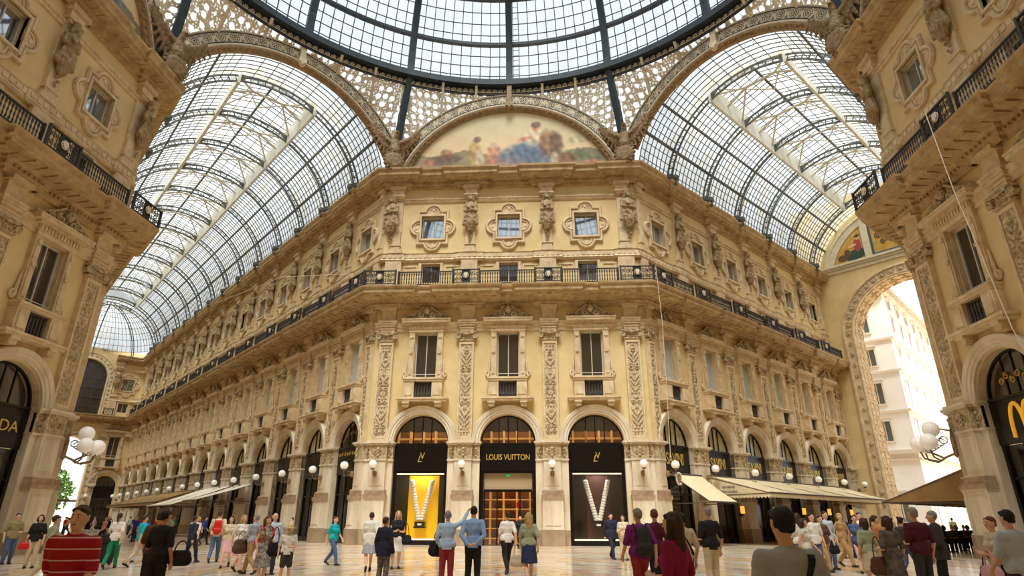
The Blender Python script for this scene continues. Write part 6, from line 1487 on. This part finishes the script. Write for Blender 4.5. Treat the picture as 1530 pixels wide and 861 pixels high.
a = pp(10.07, -29.59, 1.57, 275, 'f', 'hold', 'short', C['beige'], 'trousers', C['navy'], 'short', H_['red'], 'woman in beige top facing left at the right edge'); bag(a, (.12, -.3, .72), (.36, .12, .46), C['pink'], 'pink tote bag on the arm of the woman in beige', kind='tote_bag', strap_to=.3); bag(a, (-.2, -.1, .78), (.36, .16, .28), C['navy'], 'dark blue handbag of the woman in beige')
pp(8.86, -31.78, 1.64, 190, 'm', 'walk', 'short', C['pblue'], 'trousers', C['dgrey'], 'short', H_['black'], 'man in pale blue shirt at the very right edge')
pp(12.49, -22.31, 1.6, 120, 'm', 'walk', 'short', C['dgrey'], 'trousers', C['jeans'], 'short', H_['black'], 'person in dark grey tee in the gap behind the two older women')
pp(1.0, -4.0, 1.74, 0, 'f', 'stand', 'jacket', C['black'], 'trousers', C['black'], 'bun', H_['black'], 'shop guard in black standing in the entrance')
# distant crowd of the left arcade
r_ = random.Random(21); tops = ['white', 'blue', 'black', 'red', 'sage', 'beige', 'teal', 'navy', 'pink', 'grey']; tn = dict(sage='pale green', beige='cream', teal='teal')
bots = ['jeans', 'black', 'beige', 'dgrey', 'jeansd']; n_ = 0; seen = set(); WORDS_B = dict(jeans='blue jeans', black='black trousers', beige='cream trousers', dgrey='grey trousers', jeansd='dark jeans')
combos = [(t, b) for t in tops for b in bots]; r_.shuffle(combos)
for i in range(26):
    t_, b_ = combos[i]; tt = 2 + i * 2.25 + r_.uniform(-.6, .6); o_ = r_.uniform(3.5, 12.5); x, y = w2(LG, -tt, o_); sex = r_.choice('mf')
    person(x, y, r_.uniform(1.6, 1.8), r_.choice([-45, 135]) + r_.uniform(-30, 30) + 0, sex, 'walk' if i % 3 else 'stand', 'short', C[t_], 'trousers', C[b_], r_.choice(['short', 'bob'] if sex == 'f' else ['short']), H_[r_.choice(['black', 'brown', 'blond', 'grey'])], 'distant %s in %s top and %s down the left arcade' % ('woman' if sex == 'f' else 'man', tn.get(t_, t_), WORDS_B[b_]), grp='strollers far down the left arcade')
for i in range(7):
    t_, b_ = combos[26 + i]; x, y = w2(RG, 10 + i * 3.3, r_.uniform(5.8, 8.5)); sex = 'mf'[i % 2]
    person(x, y, r_.uniform(1.62, 1.8), r_.uniform(0, 360), sex, 'walk' if i % 2 else 'stand', 'short', C[t_], 'trousers', C[b_], 'short', H_[['black', 'brown'][i % 2]], '%s in %s top and %s by the right terrace' % ('woman' if sex == 'f' else 'man', tn.get(t_, t_), WORDS_B[b_]), grp='strollers by the right terrace')
# guests sitting under the brown awning
st = None
def chair(x, y, rot, lab, grp):
    o = empty('cafe_chair', (x, y, 0), rot); b = MB(); b.box(-.22, .22, -.22, .22, .42, .46); b.build('seat', DARK, o); b = MB(); b.box(-.22, .22, .2, .24, .5, .92); b.build('backrest', DARK, o)
    for sx in (-1, 1):
        for sy in (-1, 1): b = MB(); b.bar((sx * .2, sy * .2, 0), (sx * .2, sy * .2, .44 if sy < 0 else .9), .03, .03); b.build('leg', IRON, o)
    thing(o, lab, 'chair', grp)
k = 0; wt = ['black', 'navy', 'dgrey', 'brown', 'maroon', 'black', 'greyp', 'navy', 'dgrey', 'white', 'red', 'brown']
for i in range(6):
    for s in (-1, 1):
        x, y = w2(RPG, -(4.2 + i * 2.3) + s * .75, 3.0); rot = RPG[1] + (PI / 2 if s < 0 else -PI / 2)
        w_ = 'near' if s > 0 else 'far'
        chair(x, y, rot, 'dark cafe chair on the %s side of the %s table under the brown awning' % (w_, ORD[i]), 'cafe chairs under the brown awning')
        person(x, y, 1.7, math.degrees(rot), 'mf'[k % 2], 'sit', 'short', C[wt[k]], 'trousers', C[['black', 'jeansd'][k % 2]], ['short', 'bob'][k % 2], H_[['black', 'brown', 'grey'][k % 3]], 'seated guest in %s, %s side of the %s table under the brown awning' % (dict(dgrey='dark grey', greyp='grey print').get(wt[k], wt[k]), w_, ORD[i]), grp='guests seated under the brown awning'); k += 1
# ================================================================ LIGHT
w = bpy.data.worlds.new('sky'); sc.world = w; w.use_nodes = True; bg = w.node_tree.nodes['Background']; bg.inputs[0].default_value = (.93, .97, 1, 1); bg.inputs[1].default_value = 1.15
def sun(loc_dir, e, ang, col):
    l = bpy.data.lights.new('sun', 'SUN'); l.energy = e; l.angle = math.radians(ang); l.color = col; o = bpy.data.objects.new('sun', l); COL.objects.link(o)
    o.rotation_euler = Vector(loc_dir).to_track_quat('-Z', 'Y').to_euler(); return o
sun((.02, .5, -.87), 8.5, 26, (1, .965, .9))
for i, c in enumerate(FB):
    for z, e in ((8.7, 70), (4.9 if i != 1 else 5.2, 45)):
        l = bpy.data.lights.new('shop_light', 'AREA'); l.energy = e; l.size = 1.6; l.color = (1, .82, .58); o = bpy.data.objects.new('shop_light', l); COL.objects.link(o); o.location = (c, 1.8, z - .1)
for c in (-P, P):
    l = bpy.data.lights.new('garland_fill', 'AREA'); l.energy = 30; l.size = .25; l.color = (1, .95, .86); o = bpy.data.objects.new('garland_fill', l); COL.objects.link(o); o.location = (c, .98, 4.68); o.rotation_euler = (.05, 0, 0)  # fill lamps added out of sight above the header to brighten the cup garlands
# ================================================================ CAMERA
cam = bpy.data.cameras.new('camera'); cam.sensor_width = 36; cam.lens = 890.27 / 1530 * 36; cam.clip_end = 600; cam.clip_start = .1
co = bpy.data.objects.new('camera', cam); COL.objects.link(co)
pi_, ya, ro_ = .3719, .058, .0028
fw = Vector((-math.sin(ya) * math.cos(pi_), math.cos(ya) * math.cos(pi_), math.sin(pi_))); rt = Vector((math.cos(ya), math.sin(ya), 0)); up = rt.cross(fw)
rt2 = rt * math.cos(ro_) + up * math.sin(ro_); up2 = -rt * math.sin(ro_) + up * math.cos(ro_)
Mx = Matrix((rt2, up2, -fw)).transposed().to_4x4(); Mx.translation = Vector((2.6287, -40.8484, 1.5)); co.matrix_world = Mx
sc.camera = co
vs = sc.view_settings; vs.view_transform = 'Standard'; vs.look = 'None'; vs.gamma = 1; vs.use_curve_mapping = False; vs.exposure = 0
sc.cycles.max_bounces = 10; sc.cycles.diffuse_bounces = 6; sc.cycles.transparent_max_bounces = 12; sc.cycles.sample_clamp_indirect = 6; sc.cycles.caustics_reflective = False; sc.cycles.caustics_refractive = False
